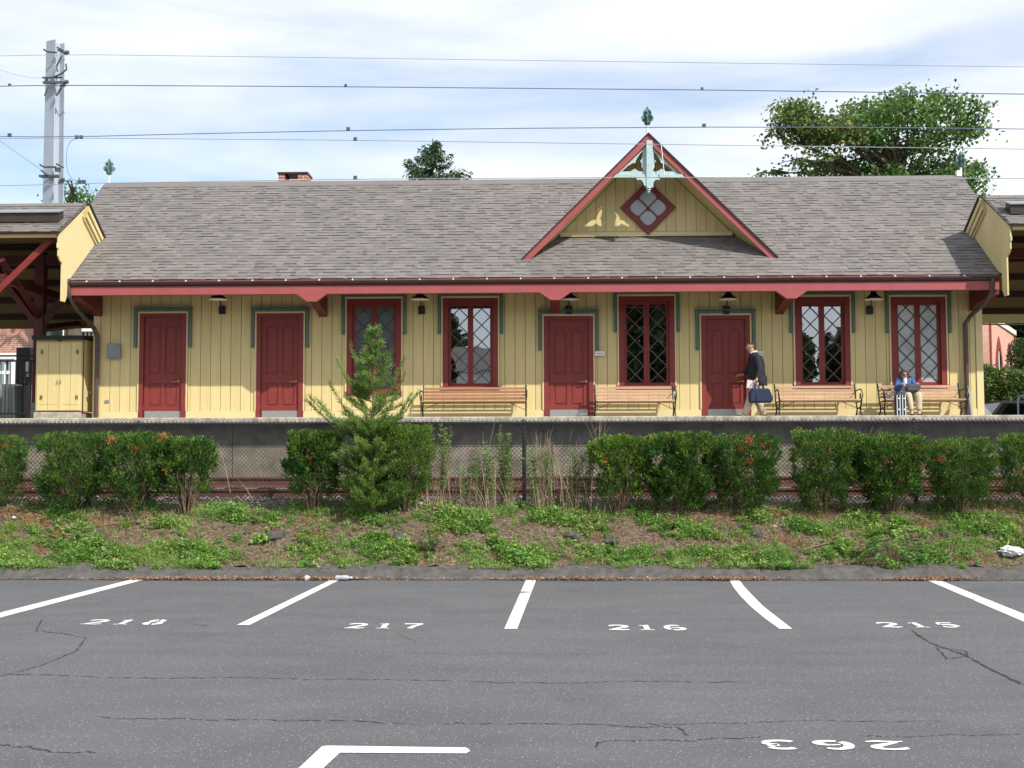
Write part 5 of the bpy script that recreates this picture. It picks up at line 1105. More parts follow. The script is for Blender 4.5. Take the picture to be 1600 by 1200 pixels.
for f in (.03, .97): 
    P_ = c0.lerp(c1, f); d = (c1 - c0).normalized(); mb = MB(); mb.tube([(P_.x + d.y * .0, P_.y - d.x * .0, 2.2), (P_.x + d.y * .0, P_.y - d.x * .0, zt - .1)], .10, 6); mb.build('pilaster', m_red, bb)
MB().add([(c0.x, c0.y + .5, zt), (c1.x, c1.y, zt), (c1.x - 5, c1.y + 3, zt), (c2.x, c2.y + .4, zt)], [(0, 1, 2, 3)]).build('flat_roof', m_conc, bb)

# brick house seen at the left, under the canopy
hb = empty('brick_house', (-19, 42, 2.2), 'red brick building with white trim seen through the left canopy', 'building')
Yh = 42; a, b = AX(-220, Yh, 560), AX(175, Yh, 560); zt = AZ(430, Yh, 60)
wl = (AX(-30, Yh), AX(20, Yh), AZ(603, Yh, 10), AZ(561, Yh, 10)); wn = (AX(126, Yh), AX(150, Yh), AZ(560, Yh, 130), AZ(516, Yh, 130))
plate('wall', [rect(a, b, 2.2, zt), rect(*wl), rect(*wn)], Yh, .35, m_brick, hb)
MB().box(a, b, Yh + .4, Yh + 8, 2.2, zt - .1).build('rear_walls', m_brick2, hb); MB().prism([(Yh - .5, zt), (Yh + 4, zt + 2.0), (Yh + 8.6, zt)], 'x', a - .3, b + .3).build('roof', m_shng, hb)
for (p, q, r, s_) in (wl, wn):
    plate('window_frame', [rect(p - .2, q + .2, r - .2, s_ + .2), rect(p + .02, q - .06, r + .05, s_ - .05)], Yh - .06, .12, m_white, hb)
    mz = (r + s_) / 2; MB().box(p, q, Yh - .0, Yh + .05, mz - .06, mz + .06).build('meeting_rail', m_white, hb)
    for k in (1, 2, 3): xx = p + (q - p) * k / 4; MB().box(xx - .03, xx + .03, Yh + .001, Yh + .04, r, s_).build('glazing_bar', m_white, hb)
    MB().box(p, q, Yh + .1, Yh + .11, r, s_).build('pane', m_glass, hb)
for px in (98, 107): x = AX(px, Yh); MB().tube([(x, Yh - .1, 2.2), (x, Yh - .1, zt)], .05 if px == 98 else .075, 8).build('downpipe', m_white, hb)
MB().box(AX(128, Yh), AX(150, Yh), Yh - .3, Yh - .01, AZ(519, Yh, 130), AZ(513, Yh, 130)).build('lintel', m_white, hb)
MB().box(AX(-40, Yh), AX(24, Yh), Yh - .12, Yh - .0, AZ(561, Yh, 10), AZ(556, Yh, 10)).build('lintel', m_white, hb)

# ------------------------------------------------------------------ gate rail, bin, phone, unit under the left canopy
Yg = 23.9; t = empty('railing', (AX(20, Yg), Yg, ZP), 'black metal railing on the platform at the left edge', 'railing')
a, b = AX(-160, Yg, 600), AX(46.5, Yg, 600); zt1, zt2, zb1 = AZ(556, Yg, 20), AZ(564, Yg, 20), AZ(646.5, Yg, 20)
for z in (zt1, zt2): MB().tube([(a, Yg, z), (AX(55, Yg), Yg, z)], .018, 6).build('handrail', m_blk, t)
MB().tube([(a, Yg, zb1), (b, Yg, zb1)], .018, 6).build('bottom_rail', m_blk, t); MB().box(b - .02, b + .02, Yg - .02, Yg + .02, ZP, zt2).build('rail_post', m_blk, t)
x = b - .1
while x > a: MB().tube([(x, Yg, zb1), (x, Yg, zt2)], .008, 4).build('baluster', m_blk, t); x -= .10
Yq = 28.2; a, b = AX(-60, Yq), AX(28, Yq); z1 = AZ(600, Yq, 10); t = empty('air_conditioner', ((a + b) / 2, Yq, ZP), 'pale grey ribbed metal unit behind the black railing', 'machine'); m_ac = mat('pale_green_metal', (.42, .46, .43), .5, .1)
MB().box(a, b, Yq + .03, Yq + .6, ZP, z1).build('unit_casing', m_ac, t); x = a
while x < b: MB().box(x, x + .035, Yq, Yq + .029, ZP + .03, z1 - .08).build('rib', m_ac, t); x += .085
Yq = 27.4; a, b = AX(29, Yq), AX(43, Yq); t = empty('litter_bin', ((a + b) / 2, Yq, ZP), 'dark green bin beside the pale ribbed unit', 'bin'); m_gr = mat('dark_green_plastic', (.05, .07, .05), .5, .1)
z1 = AZ(603, Yq, 35); MB().lathe([(.0, 0), (.16, 0), (.19, z1 - ZP - .08), (.2, z1 - ZP - .07), (.2, z1 - ZP - .03)], ((a + b) / 2, Yq, ZP), 14).build('bin_body', m_gr, t, smooth=True); MB().lathe([(.2, 0), (.2, .02), (.12, .05), (0, .06)], ((a + b) / 2, Yq, z1 - .03), 14).build('bin_lid', m_gr, t, smooth=True)
Yq = 25.4; a, b = AX(24, Yq), AX(45.5, Yq); t = empty('phone_booth', ((a + b) / 2, Yq, ZP), 'black phone enclosure with a silver telephone between the railing and the red post', 'telephone'); z1, z0 = AZ(543, Yq, 35), AZ(600, Yq, 35)
MB().box(a, b, Yq, Yq + .35, z0, z1).build('enclosure', m_blk, t, bevel=.01); MB().box((a + b) / 2 - .04, (a + b) / 2 + .04, Yq + .1, Yq + .2, ZP, z0 - .001).build('stand', m_blk, t)
pa = AX(37, Yq - .1); z = AZ(582, Yq, 38); MB().box(pa, pa + .09, Yq - .06, Yq - .001, z, AZ(564, Yq, 38)).build('telephone', m_steel, t, bevel=.01); MB().box(pa + .03, pa + .11, Yq - .05, Yq - .001, z - .10, z - .03).build('coin_tray', m_steel, t)
MB().tube([(pa + .02, Yq - .08, z + .04), (pa - .02, Yq - .09, z - .15), (pa + .04, Yq - .08, z - .05)], .006, 5).build('cord', m_blk, t)

# dark car and bike hoops at the right
def car(px, Y):
    x = AX(px, Y); t = empty('parked_car', (x, Y, 1.35), 'black parked car half hidden by the platform at the right edge', 'car'); z = 1.35
    body = [(-2.2, .35), (2.2, .35), (2.25, .75), (1.6, .95), (.9, 1.0), (-2.0, 1.0), (-2.25, .8)]
    m_car = mat('black_car_paint', (.012, .012, .014), .15, .05, spec=.6)
    MB().prism([(x + p, z + q) for p, q in body], 'y', Y, Y + 1.75).build('car_body', m_car, t, bevel=.06)
    cab = [(-1.75, 1.001), (.85, 1.001), (.25, 1.48), (-1.35, 1.5)]; MB().prism([(x + p, z + q) for p, q in cab], 'y', Y + .12, Y + 1.63).build('cabin', m_car, t, bevel=.05)
    MB().prism([(x - 1.5, z + 1.05), (x - .35, z + 1.05), (x - .35, z + 1.42), (x - 1.22, z + 1.42)], 'y', Y + .112, Y + .118).build('side_window', m_glass, t); MB().prism([(x - .28, z + 1.05), (x + .65, z + 1.05), (x + .2, z + 1.42), (x - .28, z + 1.42)], 'y', Y + .112, Y + .118).build('side_window', m_glass, t)
    for wx in (-1.4, 1.35): w = MB().lathe([(.0, 0), (.3, 0), (.33, .03), (.33, .19), (.3, .22), (0, .22)], (x + wx, Y - .02, z + .33), 18, 'y').build('wheel', m_blk, t, smooth=True); MB().lathe([(.0, -.01), (.19, -.01), (.2, 0)], (x + wx, Y - .022, z + .33), 14, 'y').build('hub_cap', m_steel, t)
car(1662, 27.5)
t = empty('bike_rack', (AX(1596, 26.3), 26.3, ZP), 'pale blue metal hoop rack at the right edge', 'rack'); m_blue = mat('pale_blue_steel', (.35, .45, .6), .35, .05, metal=.3)
for i, px in enumerate((1597, 1612)):
    x = AX(px, 26.3); zt = AZ(618, 26.3, 1595); MB().tube([(x - .1, 26.3, ZP - .1), (x - .1, 26.3, zt - .1)] + [(x - .1 * math.cos(R(a)), 26.3, zt - .1 + .1 * math.sin(R(a))) for a in (30, 60, 90, 120, 150)] + [(x + .1, 26.3, zt - .1), (x + .1, 26.3, ZP - .1)], .018, 8).build('hoop', m_blue, t, smooth=True)
t = MB(); p = at(1533, 651, 24.6); t.prism([(p.x, ZP), (p.x + .33, ZP), (p.x, ZP + .38)], 'y', 24.6, 24.9); tag(t.build('loading_ramp', m_white), 'white triangular ramp side at the right corner of the station', 'ramp')

# ------------------------------------------------------------------ catenary mast and wires
Ym = 27.0; t = empty('catenary_mast', (AX(82, Ym), Ym, 2.2), 'tall pale steel mast carrying the overhead wires behind the left canopy', 'mast'); m_mast = mat('galvanised_mast', (.40, .45, .52), .5, .12, 3, metal=.15, stretch=(1, 1, .3)); m_mastd = mat('dark_bracket_steel', (.07, .08, .08), .5, .2)
zt = at(85, 66, Ym).z; zb_ = 2.2; pxs = [(at(81, 500, Ym).x, 3.0), (at(87, 66, Ym).x, zt)]
def mastbar(u0, u1, v0, v1, m, name):
    mb = MB(); rz = R(-24); c, s_ = math.cos(rz), math.sin(rz); vs = []
    for (cx, z, k) in ((pxs[0][0], zb_, 1.12), (pxs[1][0], zt, .86)):
        for u, v in ((u0, v0), (u1, v0), (u1, v1), (u0, v1)): u_, v_ = u * k, v * k; vs.append((cx + u_ * c - v_ * s_, Ym + u_ * s_ + v_ * c, z))
    mb.add(vs, [(3, 2, 1, 0), (4, 5, 6, 7), (0, 1, 5, 4), (1, 2, 6, 5), (2, 3, 7, 6), (3, 0, 4, 7)]); mb.build(name, m, t)
mastbar(-.17, .17, -.17, -.145, m_mast, 'flange'); mastbar(-.17, .17, .145, .17, m_mast, 'flange'); mastbar(-.012, .012, -.1445, .1445, m_mast, 'web')
def bracket(px0, px1, py0, py1, nm='bracket'): a_, b_ = at(px0, py1, Ym - .3), at(px1, py0, Ym - .3); MB().box(a_.x, b_.x, Ym - .32, Ym - .26, a_.z, b_.z).build(nm, m_mastd, t)
bracket(66, 97, 120, 122); bracket(67, 98, 127, 130.5); bracket(70, 74, 122.1, 126.9); bracket(61, 92, 273, 276.5); bracket(64, 92, 276.6, 277.8); bracket(86, 94, 262, 268)
for pts in ([(89, 74), (106, 83)], [(90, 78), (105, 85)], [(68, 77), (74, 81), (89, 82)], [(62, 257), (68, 261), (88, 261)], [(88, 256), (99, 262)], [(70, 150), (76, 134)], [(88, 150), (96, 137)], [(64, 266), (75, 274)], [(96, 88), (88, 104), (90, 112)], [(103, 100), (104, 108), (96, 115), (80, 122)]): MB().tube([at(a_, b_, Ym - .33) for a_, b_ in pts], .022, 5).build('bracket_arm', m_mastd, t)
for px, py in ((103, 128), (98, 133), (97, 281), (95, 285), (104, 82)): c = at(px, py, Ym - .4); MB().lathe([(.0, -.05), (.05, -.05), (.03, -.02), (.06, 0), (.03, .02), (.05, .05), (0, .05)], c, 10, 'x').build('insulator', m_mastd, t, smooth=True)
m_wire = mat('bluish_wire', (.13, .17, .27), .5, .1); m_wiret = mat('pale_thin_wire', (.32, .35, .40), .5, .1)
def wire(pts, Y, r, label, m=m_wire, clips=(), name='overhead_wire'):
    P = [at(px, py, Y) for px, py in pts]
    o = MB().tube(P, r, 5).build(name, m); tag(o, label, 'wire', 'overhead railway wires')
    for px, py in clips: c = at(px, py, Y); MB().box(c.x - .03, c.x + .03, Y - .015, Y + .015, c.z - .01, c.z + .05).build('wire_clamp', m_mastd, o)
def seq(f, x0, x1, n=24): return [(x0 + (x1 - x0) * i / n, f(x0 + (x1 - x0) * i / n)) for i in range(n + 1)]
ip = lambda xs, ys: (lambda x: float(np.interp(x, xs, ys)))
wire(seq(ip([-200, 0, 105, 545, 1100, 1600, 1900], [90, 87.5, 85, 90.5, 98, 104.5, 108]), -200, 1900), 27, .0065, 'topmost overhead wire, thin and pale', m_wiret)
wire(seq(ip([-200, 0, 100, 545, 1100, 1600, 1900], [138, 134.5, 133, 135.5, 140.5, 147, 151]), -200, 1900), 26.7, .011, 'second overhead wire from the top, thick and blue', m_wire, [(540, 135), (1097, 140), (15, 134)])
wire(seq(ip([-200, 0, 105, 300, 545, 800, 1100, 1350, 1600, 1900], [211, 213.5, 214, 209, 204, 200.5, 198.5, 199, 201.5, 206]), -200, 1900), 19.4, .0075, 'messenger wire passing just above the gable peak', m_wire, [(15, 213), (544, 203.5), (1100, 198)])
wire(seq(ip([-200, 0, 105, 545, 1100, 1600, 1900], [215, 216.5, 215.5, 219, 226.5, 233, 237]), -200, 1900), 20.4, .0065, 'thin overhead wire crossing the peak of the gable', m_wiret, [(120, 216), (127, 216), (555, 219)])
wire(seq(ip([-200, 0, 135, 545, 1000, 1600, 1900], [293, 290.5, 286.5, 280, 277, 279, 281]), -200, 1900), 19.4, .0065, 'lowest overhead wire, crossing the gable at its collar beam', m_wiret, [(124, 286), (131, 286), (555, 279.5)])
wire([(118, 217), (110, 221), (105, 232), (103.5, 252), (106, 270), (114, 281), (126, 285)], 20, .005, 'looped jumper cable hanging right of the mast')
wire([(-30, 100), (0, 109), (25, 117), (48, 121.5), (66, 122)], 26.8, .005, 'short sagging wire reaching the mast from the left edge', m_wiret)
wire([(-30, 200), (0, 220), (35, 245), (64, 265)], 26.6, .006, 'slanting stay wire running down to the mast from the left edge')
wire([(-40, 150), (-2, 150), (0, 137)], 26.6, .006, 'short drop wire at the extreme left edge', m_wiret)
for (x0, y0, x1, y1, lb) in ((1490, 486, 1700, 497, 'upper dark service cable in front of the dark trees at the right'), (1490, 506, 1640, 508, 'lower dark service cable in front of the brick gable at the right')):
    o = MB().tube([at(x0, y0, 36), at(x1, y1, 36)], .022, 5).build('service_cable', m_blk); tag(o, lb, 'cable')

# ------------------------------------------------------------------ people
def skinned(name, verts, edges, radii, m, parent, root=0, sub=2):
    me = bpy.data.meshes.new(name); me.from_pydata(verts, edges, []); me.update(); o = bpy.data.objects.new(name, me); COL.objects.link(o)
    md = o.modifiers.new('skin', 'SKIN'); md.use_smooth_shade = True; md.branch_smoothing = .4; sv = me.skin_vertices[0].data
    for i, r in enumerate(radii): sv[i].radius = (r if isinstance(r, tuple) else (r, r)); sv[i].use_root = (i == root)
    s = o.modifiers.new('sub', 'SUBSURF'); s.levels = sub; s.render_levels = sub
    dg = bpy.context.evaluated_depsgraph_get(); m2 = bpy.data.meshes.new_from_object(o.evaluated_get(dg)); bpy.data.objects.remove(o); m2.name = name
    m2.materials.clear(); m2.materials.append(m); m2.polygons.foreach_set('use_smooth', [True] * len(m2.polygons)); return me_obj(name, m2, None, parent)
def chain(vs): return [(i, i + 1) for i in range(len(vs) - 1)]
def ellip(mb, c, r, n=14, k=9, f=None):
    c = Vector(c); vs = []; fs = []
    for j in range(k + 1):
        th = math.pi * j / k
        for i in range(n): a = 2 * math.pi * i / n; v = Vector((r[0] * math.sin(th) * math.cos(a), r[1] * math.sin(th) * math.sin(a), r[2] * math.cos(th))); v = f(v) if f else v; vs.append(c + v)
    for j in range(k):
        for i in range(n): fs.append((j * n + i, (j + 1) * n + i, (j + 1) * n + (i + 1) % n, j * n + (i + 1) % n))
    mb.add(vs, fs)
m_skin = mat('skin', (.52, .28, .19), .5, .06); m_suit = mat('navy_jacket_cloth', (.012, .014, .022), .8, .2, 20); m_khk = mat('khaki_cloth', (.46, .39, .28), .85, .1, 8); m_shirt = mat('white_shirt_cloth', (.75, .75, .75), .8, .03); m_hair = mat('grey_cropped_hair', (.26, .17, .13), .8, .2); m_shoe = mat('black_leather', (.015, .012, .012), .4, .1)
m_dkhair = mat('dark_brown_hair', (.05, .024, .014), .55, .4, 30, .6, 90, stretch=(4, 4, 1)); m_den = mat('blue_denim', (.05, .10, .26), .85, .25, 12); m_navy = mat('navy_nylon', (.012, .02, .055), .6, .2, 10); m_paper = mat('newspaper', (.6, .6, .6), .8, .3, 40, col2=(.75, .75, .74)); m_gbag = mat('charcoal_nylon', (.06, .065, .075), .7, .3, 12)
def hand(wrist, direction, palm_up, curl, name='hand_fingers'):
    """finger chains (verts, edges, radii) for one hand"""
    d = Vector(direction).normalized(); u = Vector(palm_up).normalized(); s = d.cross(u).normalized(); w = Vector(wrist); V = [w, w + d * .035, w + d * .075]; E = [(0, 1), (1, 2)]; Rr = [(.020, .024), (.030, .018), (.032, .016)]
    for i, (o, ln) in enumerate(((-.026, .062), (-.009, .072), (.009, .068), (.025, .052))):
        b = w + d * .082 + s * o; c = d.copy(); k = len(V); V.append(b); E.append((2, k)); Rr.append(.0095); p = b
        for j in range(2): c = (c * math.cos(curl) - u * math.sin(curl)).normalized(); uu = (u * math.cos(curl) + d * math.sin(curl)).normalized(); p = p + c * ln * .5; V.append(p); E.append((len(V) - 2, len(V) - 1)); Rr.append(.0085 - j * .001)
    k = len(V); p = w + d * .03 - s * .03; V.append(p); E.append((1, k)); Rr.append(.011); V.append(p + (d * .6 - s * .5 - u * .4).normalized() * .04); E.append((k, k + 1)); Rr.append(.010); V.append(V[-1] + (d * .7 - s * .1 - u * .6).normalized() * .03); E.append((k + 1, k + 2)); Rr.append(.008)
    return V, E, Rr
def join(parts):
    V, E, Rr = [], [], []
    for v, e, r in parts: k = len(V); V += [tuple(p) for p in v]; E += [(a + k, b + k) for a, b in e]; Rr += r
    return V, E, Rr
def garment(name, secs, sleeves, m, parent):
    """cloth body lofted through elliptical sections (centre, rx, ry), sleeves as tapering tubes, slightly wrinkled"""
    mb = MB(); n = 20; vs = []; fs = []
    for k, (c, rx, ry) in enumerate(secs):
        for i in range(n): a = 2 * math.pi * i / n; w = 1 + .025 * math.sin(a * 5 + k * 1.7) + .015 * math.sin(a * 9 - k * 2.3); vs.append((c[0] + rx * w * math.cos(a), c[1] + ry * w * math.sin(a), c[2] + .008 * math.sin(a * 3 + k)))
    for k in range(len(secs) - 1):
        for i in range(n): fs.append((k * n + i, k * n + (i + 1) % n, (k + 1) * n + (i + 1) % n, (k + 1) * n + i))
    mb.add(vs, fs)
    for pts, rr in sleeves:
        P_ = [Vector(p) for p in pts]; Q_ = []; R_ = []
        for i in range(len(P_) - 1):
            for q in range(5): f = q / 5; Q_.append(P_[i].lerp(P_[i + 1], f)); R_.append((rr[i] * (1 - f) + rr[i + 1] * f) * (1 + .05 * math.sin((i * 5 + q) * 2.4)))
        Q_.append(P_[-1]); R_.append(rr[-1]); mb.tube(Q_, R_, 12)
    return mb.build(name, m, parent, smooth=True)
def man():
    Y = 23.45; o = at(1180, 600, Y); X = o.x; Z = ZP; P = lambda x, y, z: (X + x, Y + y, Z + z)
    t = empty('person', (X, Y, Z), 'man in dark jacket and khaki trousers walking left past a red door', 'person')
    # body (skin): neck, head, hands; face turned to -X and slightly down
    hd = Vector(P(-.098, .0, 1.43))
    def headf(v):
        v = v.copy(); 
        if v.x < 0: v.x *= 1.05; 
        if v.z < -.03: v.y *= .82; v.x *= .93
        return v
    body_v = [P(.0, 0, 1.0), P(-.005, 0, 1.2), P(-.03, 0, 1.29), P(-.06, 0, 1.345), P(-.088, 0, 1.40), P(-.10, 0, 1.455), P(-.095, 0, 1.495)]
    body_r = [(.09, .12), (.09, .13), (.055, .06), (.052, .055), (.072, .074), (.088, .080), (.066, .064)]
    V, E, Rr = body_v, chain(body_v), body_r
    # left arm (near camera) down to the bag; right arm forward to the door
    L_ = [P(-.0, -.17, 1.22), P(.035, -.23, .99), P(-.01, -.26, .79)]; k = len(V); V = V + L_; E = E + [(1, k), (k, k + 1), (k + 1, k + 2)]; Rr = Rr + [.028, .034, .024]
    hv, he, hr = hand(P(-.012, -.26, .785), (-.15, -.02, -1), (-.1, 1, 0), .75); hv = hv[1:]; he = [(max(0, a) - 1, b - 1) for a, b in he if a > 0]; kk = len(V); V = V + [tuple(p) for p in hv]; E = E + [(kk - 1, kk)] + [(a + kk, b + kk) for a, b in he]; Rr = Rr + hr[1:]
    R_ = [P(-.03, .16, 1.20), P(-.09, .22, .98), P(-.20, .24, .90)]; k = len(V); V = V + R_; E = E + [(1, k), (k, k + 1), (k + 1, k + 2)]; Rr = Rr + [.028, .034, .024]
    hv, he, hr = hand(P(-.205, .24, .90), (-1, .1, .0), (0, 0, 1), .5); hv = hv[1:]; he = [(a - 1, b - 1) for a, b in he if a > 0]; kk = len(V); V = V + [tuple(p) for p in hv]; E = E + [(kk - 1, kk)] + [(a + kk, b + kk) for a, b in he]; Rr = Rr + hr[1:]
    # legs in skin (inside trousers)
    lf = [P(0, -.08, .80), P(-.10, -.09, .44), P(-.23, -.09, .10), P(-.31, -.09, .045)]; rt = [P(0, .08, .80), P(.02, .08, .44), P(.18, .08, .10), P(.13, .08, .04)]
    for lg in (lf, rt): k = len(V); V = V + lg; E = E + [(0, k)] + [(k + i, k + i + 1) for i in range(3)]; Rr = Rr + [.06, .045, .032, .03]
    skinned('body', V, E, Rr, m_skin, t, 0)
    mb = MB(); 
    ellip(mb, hd + Vector((-.074, 0, -.010)), (.016, .010, .016)); mb.build('nose', m_skin, t, smooth=True)
    for s in (-1, 1):
        mb = MB(); ellip(mb, hd + Vector((.012, s * .084, .0)), (.016, .009, .026)); mb.build('ear', m_skin, t, smooth=True)
        mb = MB(); ellip(mb, hd + Vector((-.070, s * .030, .018)), (.010, .012, .007)); mb.build('eye', m_blk, t, smooth=True)
    mb = MB(); ellip(mb, hd + Vector((-.072, 0, -.045)), (.008, .022, .006)); mb.build('mouth', mat('lip', (.35, .12, .10), .5), t, smooth=True)
    mb = MB(); ellip(mb, hd + Vector((.020, 0, .022)), (.078, .078, .072), f=lambda v: v if v.z > -.05 else Vector((v.x, v.y, -.05 + (v.z + .05) * .3))); mb.build('hair', m_hair, t, smooth=True)
    # jacket
    garment('jacket', [(P(.045, 0, .665), .185, .20), (P(.045, 0, .68), .19, .205), (P(.04, 0, .80), .18, .195), (P(.03, 0, .95), .165, .175), (P(.025, 0, 1.08), .17, .185), (P(.015, 0, 1.19), .155, .195), (P(.0, 0, 1.26), .115, .15), (P(-.02, 0, 1.305), .070, .08), (P(-.025, 0, 1.33), .062, .065)],
        [([P(.01, -.155, 1.225), P(.045, -.225, .99), P(-.0, -.255, .82)], [.078, .062, .050]), ([P(.0, .155, 1.225), P(-.09, .22, .99), P(-.18, .24, .91)], [.078, .062, .048])], m_suit, t)
    garment('suit_vent', [(P(.225, -.02, .67), .006, .05), (P(.222, -.02, .85), .006, .02)], [], m_blk, t)
    MB().tube([P(-.085, -.05, 1.31), P(-.03, -.085, 1.325), P(.03, -.05, 1.345), P(.04, .0, 1.35), P(.03, .05, 1.345), P(-.03, .08, 1.325)], .016, 6).build('shirt_collar', m_shirt, t, smooth=True)
    V = [P(.03, 0, .80)]; E = []; Rr = [(.10, .10)]
    for lg, rr in (([P(-.0, -.08, .70), P(-.10, -.09, .44), P(-.21, -.09, .13), P(-.235, -.09, .075)], 0), ([P(.01, .08, .70), P(.03, .08, .44), P(.165, .08, .13), P(.17, .08, .08)], 0)): k = len(V); V = V + lg; E = E + [(0, k)] + [(k + i, k + i + 1) for i in range(3)]; Rr = Rr + [.098, .085, .073, .070]
    skinned('trousers', V, E, Rr, m_khk, t, 0)
    for (x, y, z, p) in ((-.285, -.09, .035, .25), (.12, .08, .03, -.35)):
        mb = MB(); ellip(mb, (0, 0, 0), (.135, .048, .042), f=lambda v: Vector((v.x, v.y, max(v.z, -.03)))); rot = Matrix.Rotation(p, 4, 'Y'); mb.v = [tuple(Vector(P(x, y, z)) + (rot @ Vector(v))) for v in mb.v]; mb.build('shoe', m_shoe, t, smooth=True)
    # bag, held: its own thing
    bg_ = empty('duffel_bag', P(.04, -.27, .28), 'navy blue zipped bag hanging from the walking man\'s hand', 'bag'); c = Vector(P(.045, -.28, .46))
    mb = MB(); mb.prism([(-.22, -.145), (.22, -.145), (.235, -.05), (.17, .135), (-.16, .14), (-.225, .06)], 'y', -.085, .085); mb.v = [tuple(c + Vector(v)) for v in mb.v]; o = mb.build('bag_body', m_navy, bg_, bevel=.03)
    mb = MB(); mb.box(c.x - .10, c.x + .11, c.y - .10, c.y - .084, c.z - .12, c.z + .02); mb.build('front_pocket', m_navy, bg_, bevel=.008)
    for yy in (-.05, .05): MB().tube([c + Vector((-.10, yy, .13)), c + Vector((-.085, yy * .6, .24)), c + Vector((-.05, 0, .285)), c + Vector((-.0, 0, .28)), c + Vector((.05, yy * .6, .22)), c + Vector((.07, yy, .13))], .009, 6).build('carry_handle', m_blk, bg_, smooth=True)
    MB().tube([c + Vector((-.20, -.06, .0)), c + Vector((-.13, -.09, -.17)), c + Vector((.02, -.09, -.22)), c + Vector((.15, -.08, -.19)), c + Vector((.22, -.06, -.05))], .006, 5).build('shoulder_strap', m_blk, bg_)
    pp = empty('newspaper', P(-.04, -.29, .62), 'folded newspaper held above the navy bag', 'newspaper'); c2 = Vector(P(-.10, -.225, .68)); mb = MB(); mb.box(-.10, .10, -.006, .006, -.08, .08, Matrix.Translation(c2) @ Matrix.Rotation(.12, 4, 'Y')); mb.build('folded_sheet', m_paper, pp); mb = MB(); mb.box(-.09, .12, .008, .014, -.08, .06, Matrix.Translation(c2) @ Matrix.Rotation(.2, 4, 'Y')); mb.build('folded_sheet', m_paper, pp)
man()
def woman():
    Y = 23.46; X = at(1414, 600, Y).x; Z = ZP; P = lambda x, y, z: (X + x, Y + y, Z + z)
    t = empty('person', (X, Y, Z), 'seated woman in sunglasses and a blue denim jacket holding a bag on her lap', 'person')
    hz = at(1412, 587, 23.4).z - ZP; bx = -.02
    V = [P(0, .0, .46), P(0, .03, .62), P(0, .02, .78), P(bx, -.01, .86), P(bx, -.03, hz - .06), P(bx, -.035, hz + .02), P(bx, -.03, hz + .065)]; E = chain(V); Rr = [(.12, .10), (.10, .08), (.12, .07), (.045, .045), (.060, .064), (.072, .078), (.05, .055)]
    SH = .80
    arms = []
    for s, el, wr in ((-1, P(-.20, -.10, .58), P(-.15, -.33, hz - .175)), (1, P(.20, -.10, .58), P(.15, -.33, hz - .165))):
        k = len(V); V = V + [P(s * .15, .0, .77), el, wr]; E = E + [(2, k), (k, k + 1), (k + 1, k + 2)]; Rr = Rr + [.025, .028, .020]
        hv, he, hr = hand(wr, (-s * .45, -.3, -.35), (0, -1, .3), .7); kk = len(V); V = V + [tuple(p) for p in hv[1:]]; E = E + [(kk - 1, kk)] + [(a - 1 + kk, b - 1 + kk) for a, b in he if a > 0]; Rr = Rr + hr[1:]
        arms.append((el, wr))
    for s in (-1, 1): k = len(V); V = V + [P(s * .09, -.05, .46), P(s * .10 + .04, -.42, .46), P(s * .07 + .05, -.44, .12), P(s * .07 + .05, -.50, .04)]; E = E + [(0, k), (k, k + 1), (k + 1, k + 2), (k + 2, k + 3)]; Rr = Rr + [.06, .048, .032, .028]
    skinned('body', V, E, Rr, m_skin, t, 0)
    hc = Vector(P(bx, -.035, hz + .01))
    mb = MB(); ellip(mb, hc + Vector((0, .040, .030)), (.088, .082, .080)); 
    for s in (-1, 1): ellip(mb, hc + Vector((s * .075, .02, -.02)), (.026, .05, .07))
    mb.build('hair', m_dkhair, t, smooth=True)
    mb = MB(); ellip(mb, hc + Vector((0, -.082, -.012)), (.012, .018, .02)); mb.build('nose', m_skin, t, smooth=True); mb = MB(); ellip(mb, hc + Vector((0, -.075, -.048)), (.022, .008, .006)); mb.build('mouth', mat('lipstick', (.4, .06, .06), .5), t, smooth=True)
    mb = MB()
    for s in (-1, 1): ellip(mb, hc + Vector((s * .033, -.082, .012)), (.027, .010, .019))
    mb.tube([hc + Vector((-.07, -.06, .018)), hc + Vector((0, -.092, .018)), hc + Vector((.07, -.06, .018))], .004, 5); mb.build('sunglasses', m_blk, t, smooth=True)
    garment('denim_jacket', [(P(0, .0, .44), .175, .13), (P(0, .0, .50), .18, .13), (P(0, .02, .62), .155, .115), (P(0, .02, .73), .155, .105), (P(0, .02, .79), .12, .08), (P(bx, .01, .825), .075, .065), (P(bx, .0, .85), .055, .055)],
        [([P(s * .125, .015, .765), el, tuple(Vector(el).lerp(Vector(wr), .85))], [.058, .050, .038]) for s, (el, wr) in zip((-1, 1), arms)], m_den, t)
    mb = MB(); ellip(mb, P(bx, -.075, .735), (.038, .03, .085)); mb.build('blouse', m_shirt, t, smooth=True)
    V = [P(0, .0, .45)]; E = []; Rr = [(.13, .10)]
    for s in (-1, 1): k = len(V); V = V + [P(s * .09, -.06, .46), P(s * .10 + .04, -.40, .465), P(s * .08 + .05, -.44, .20), P(s * .07 + .05, -.45, .14)]; E = E + [(0, k)] + [(k + i, k + i + 1) for i in range(3)]; Rr = Rr + [.09, .075, .058, .056]
    skinned('trousers', V, E, Rr, m_khk, t, 0)
    for s in (-1, 1): mb = MB(); ellip(mb, P(s * .07 + .05, -.50, .04), (.042, .11, .045)); mb.build('boot', m_shoe, t, smooth=True)
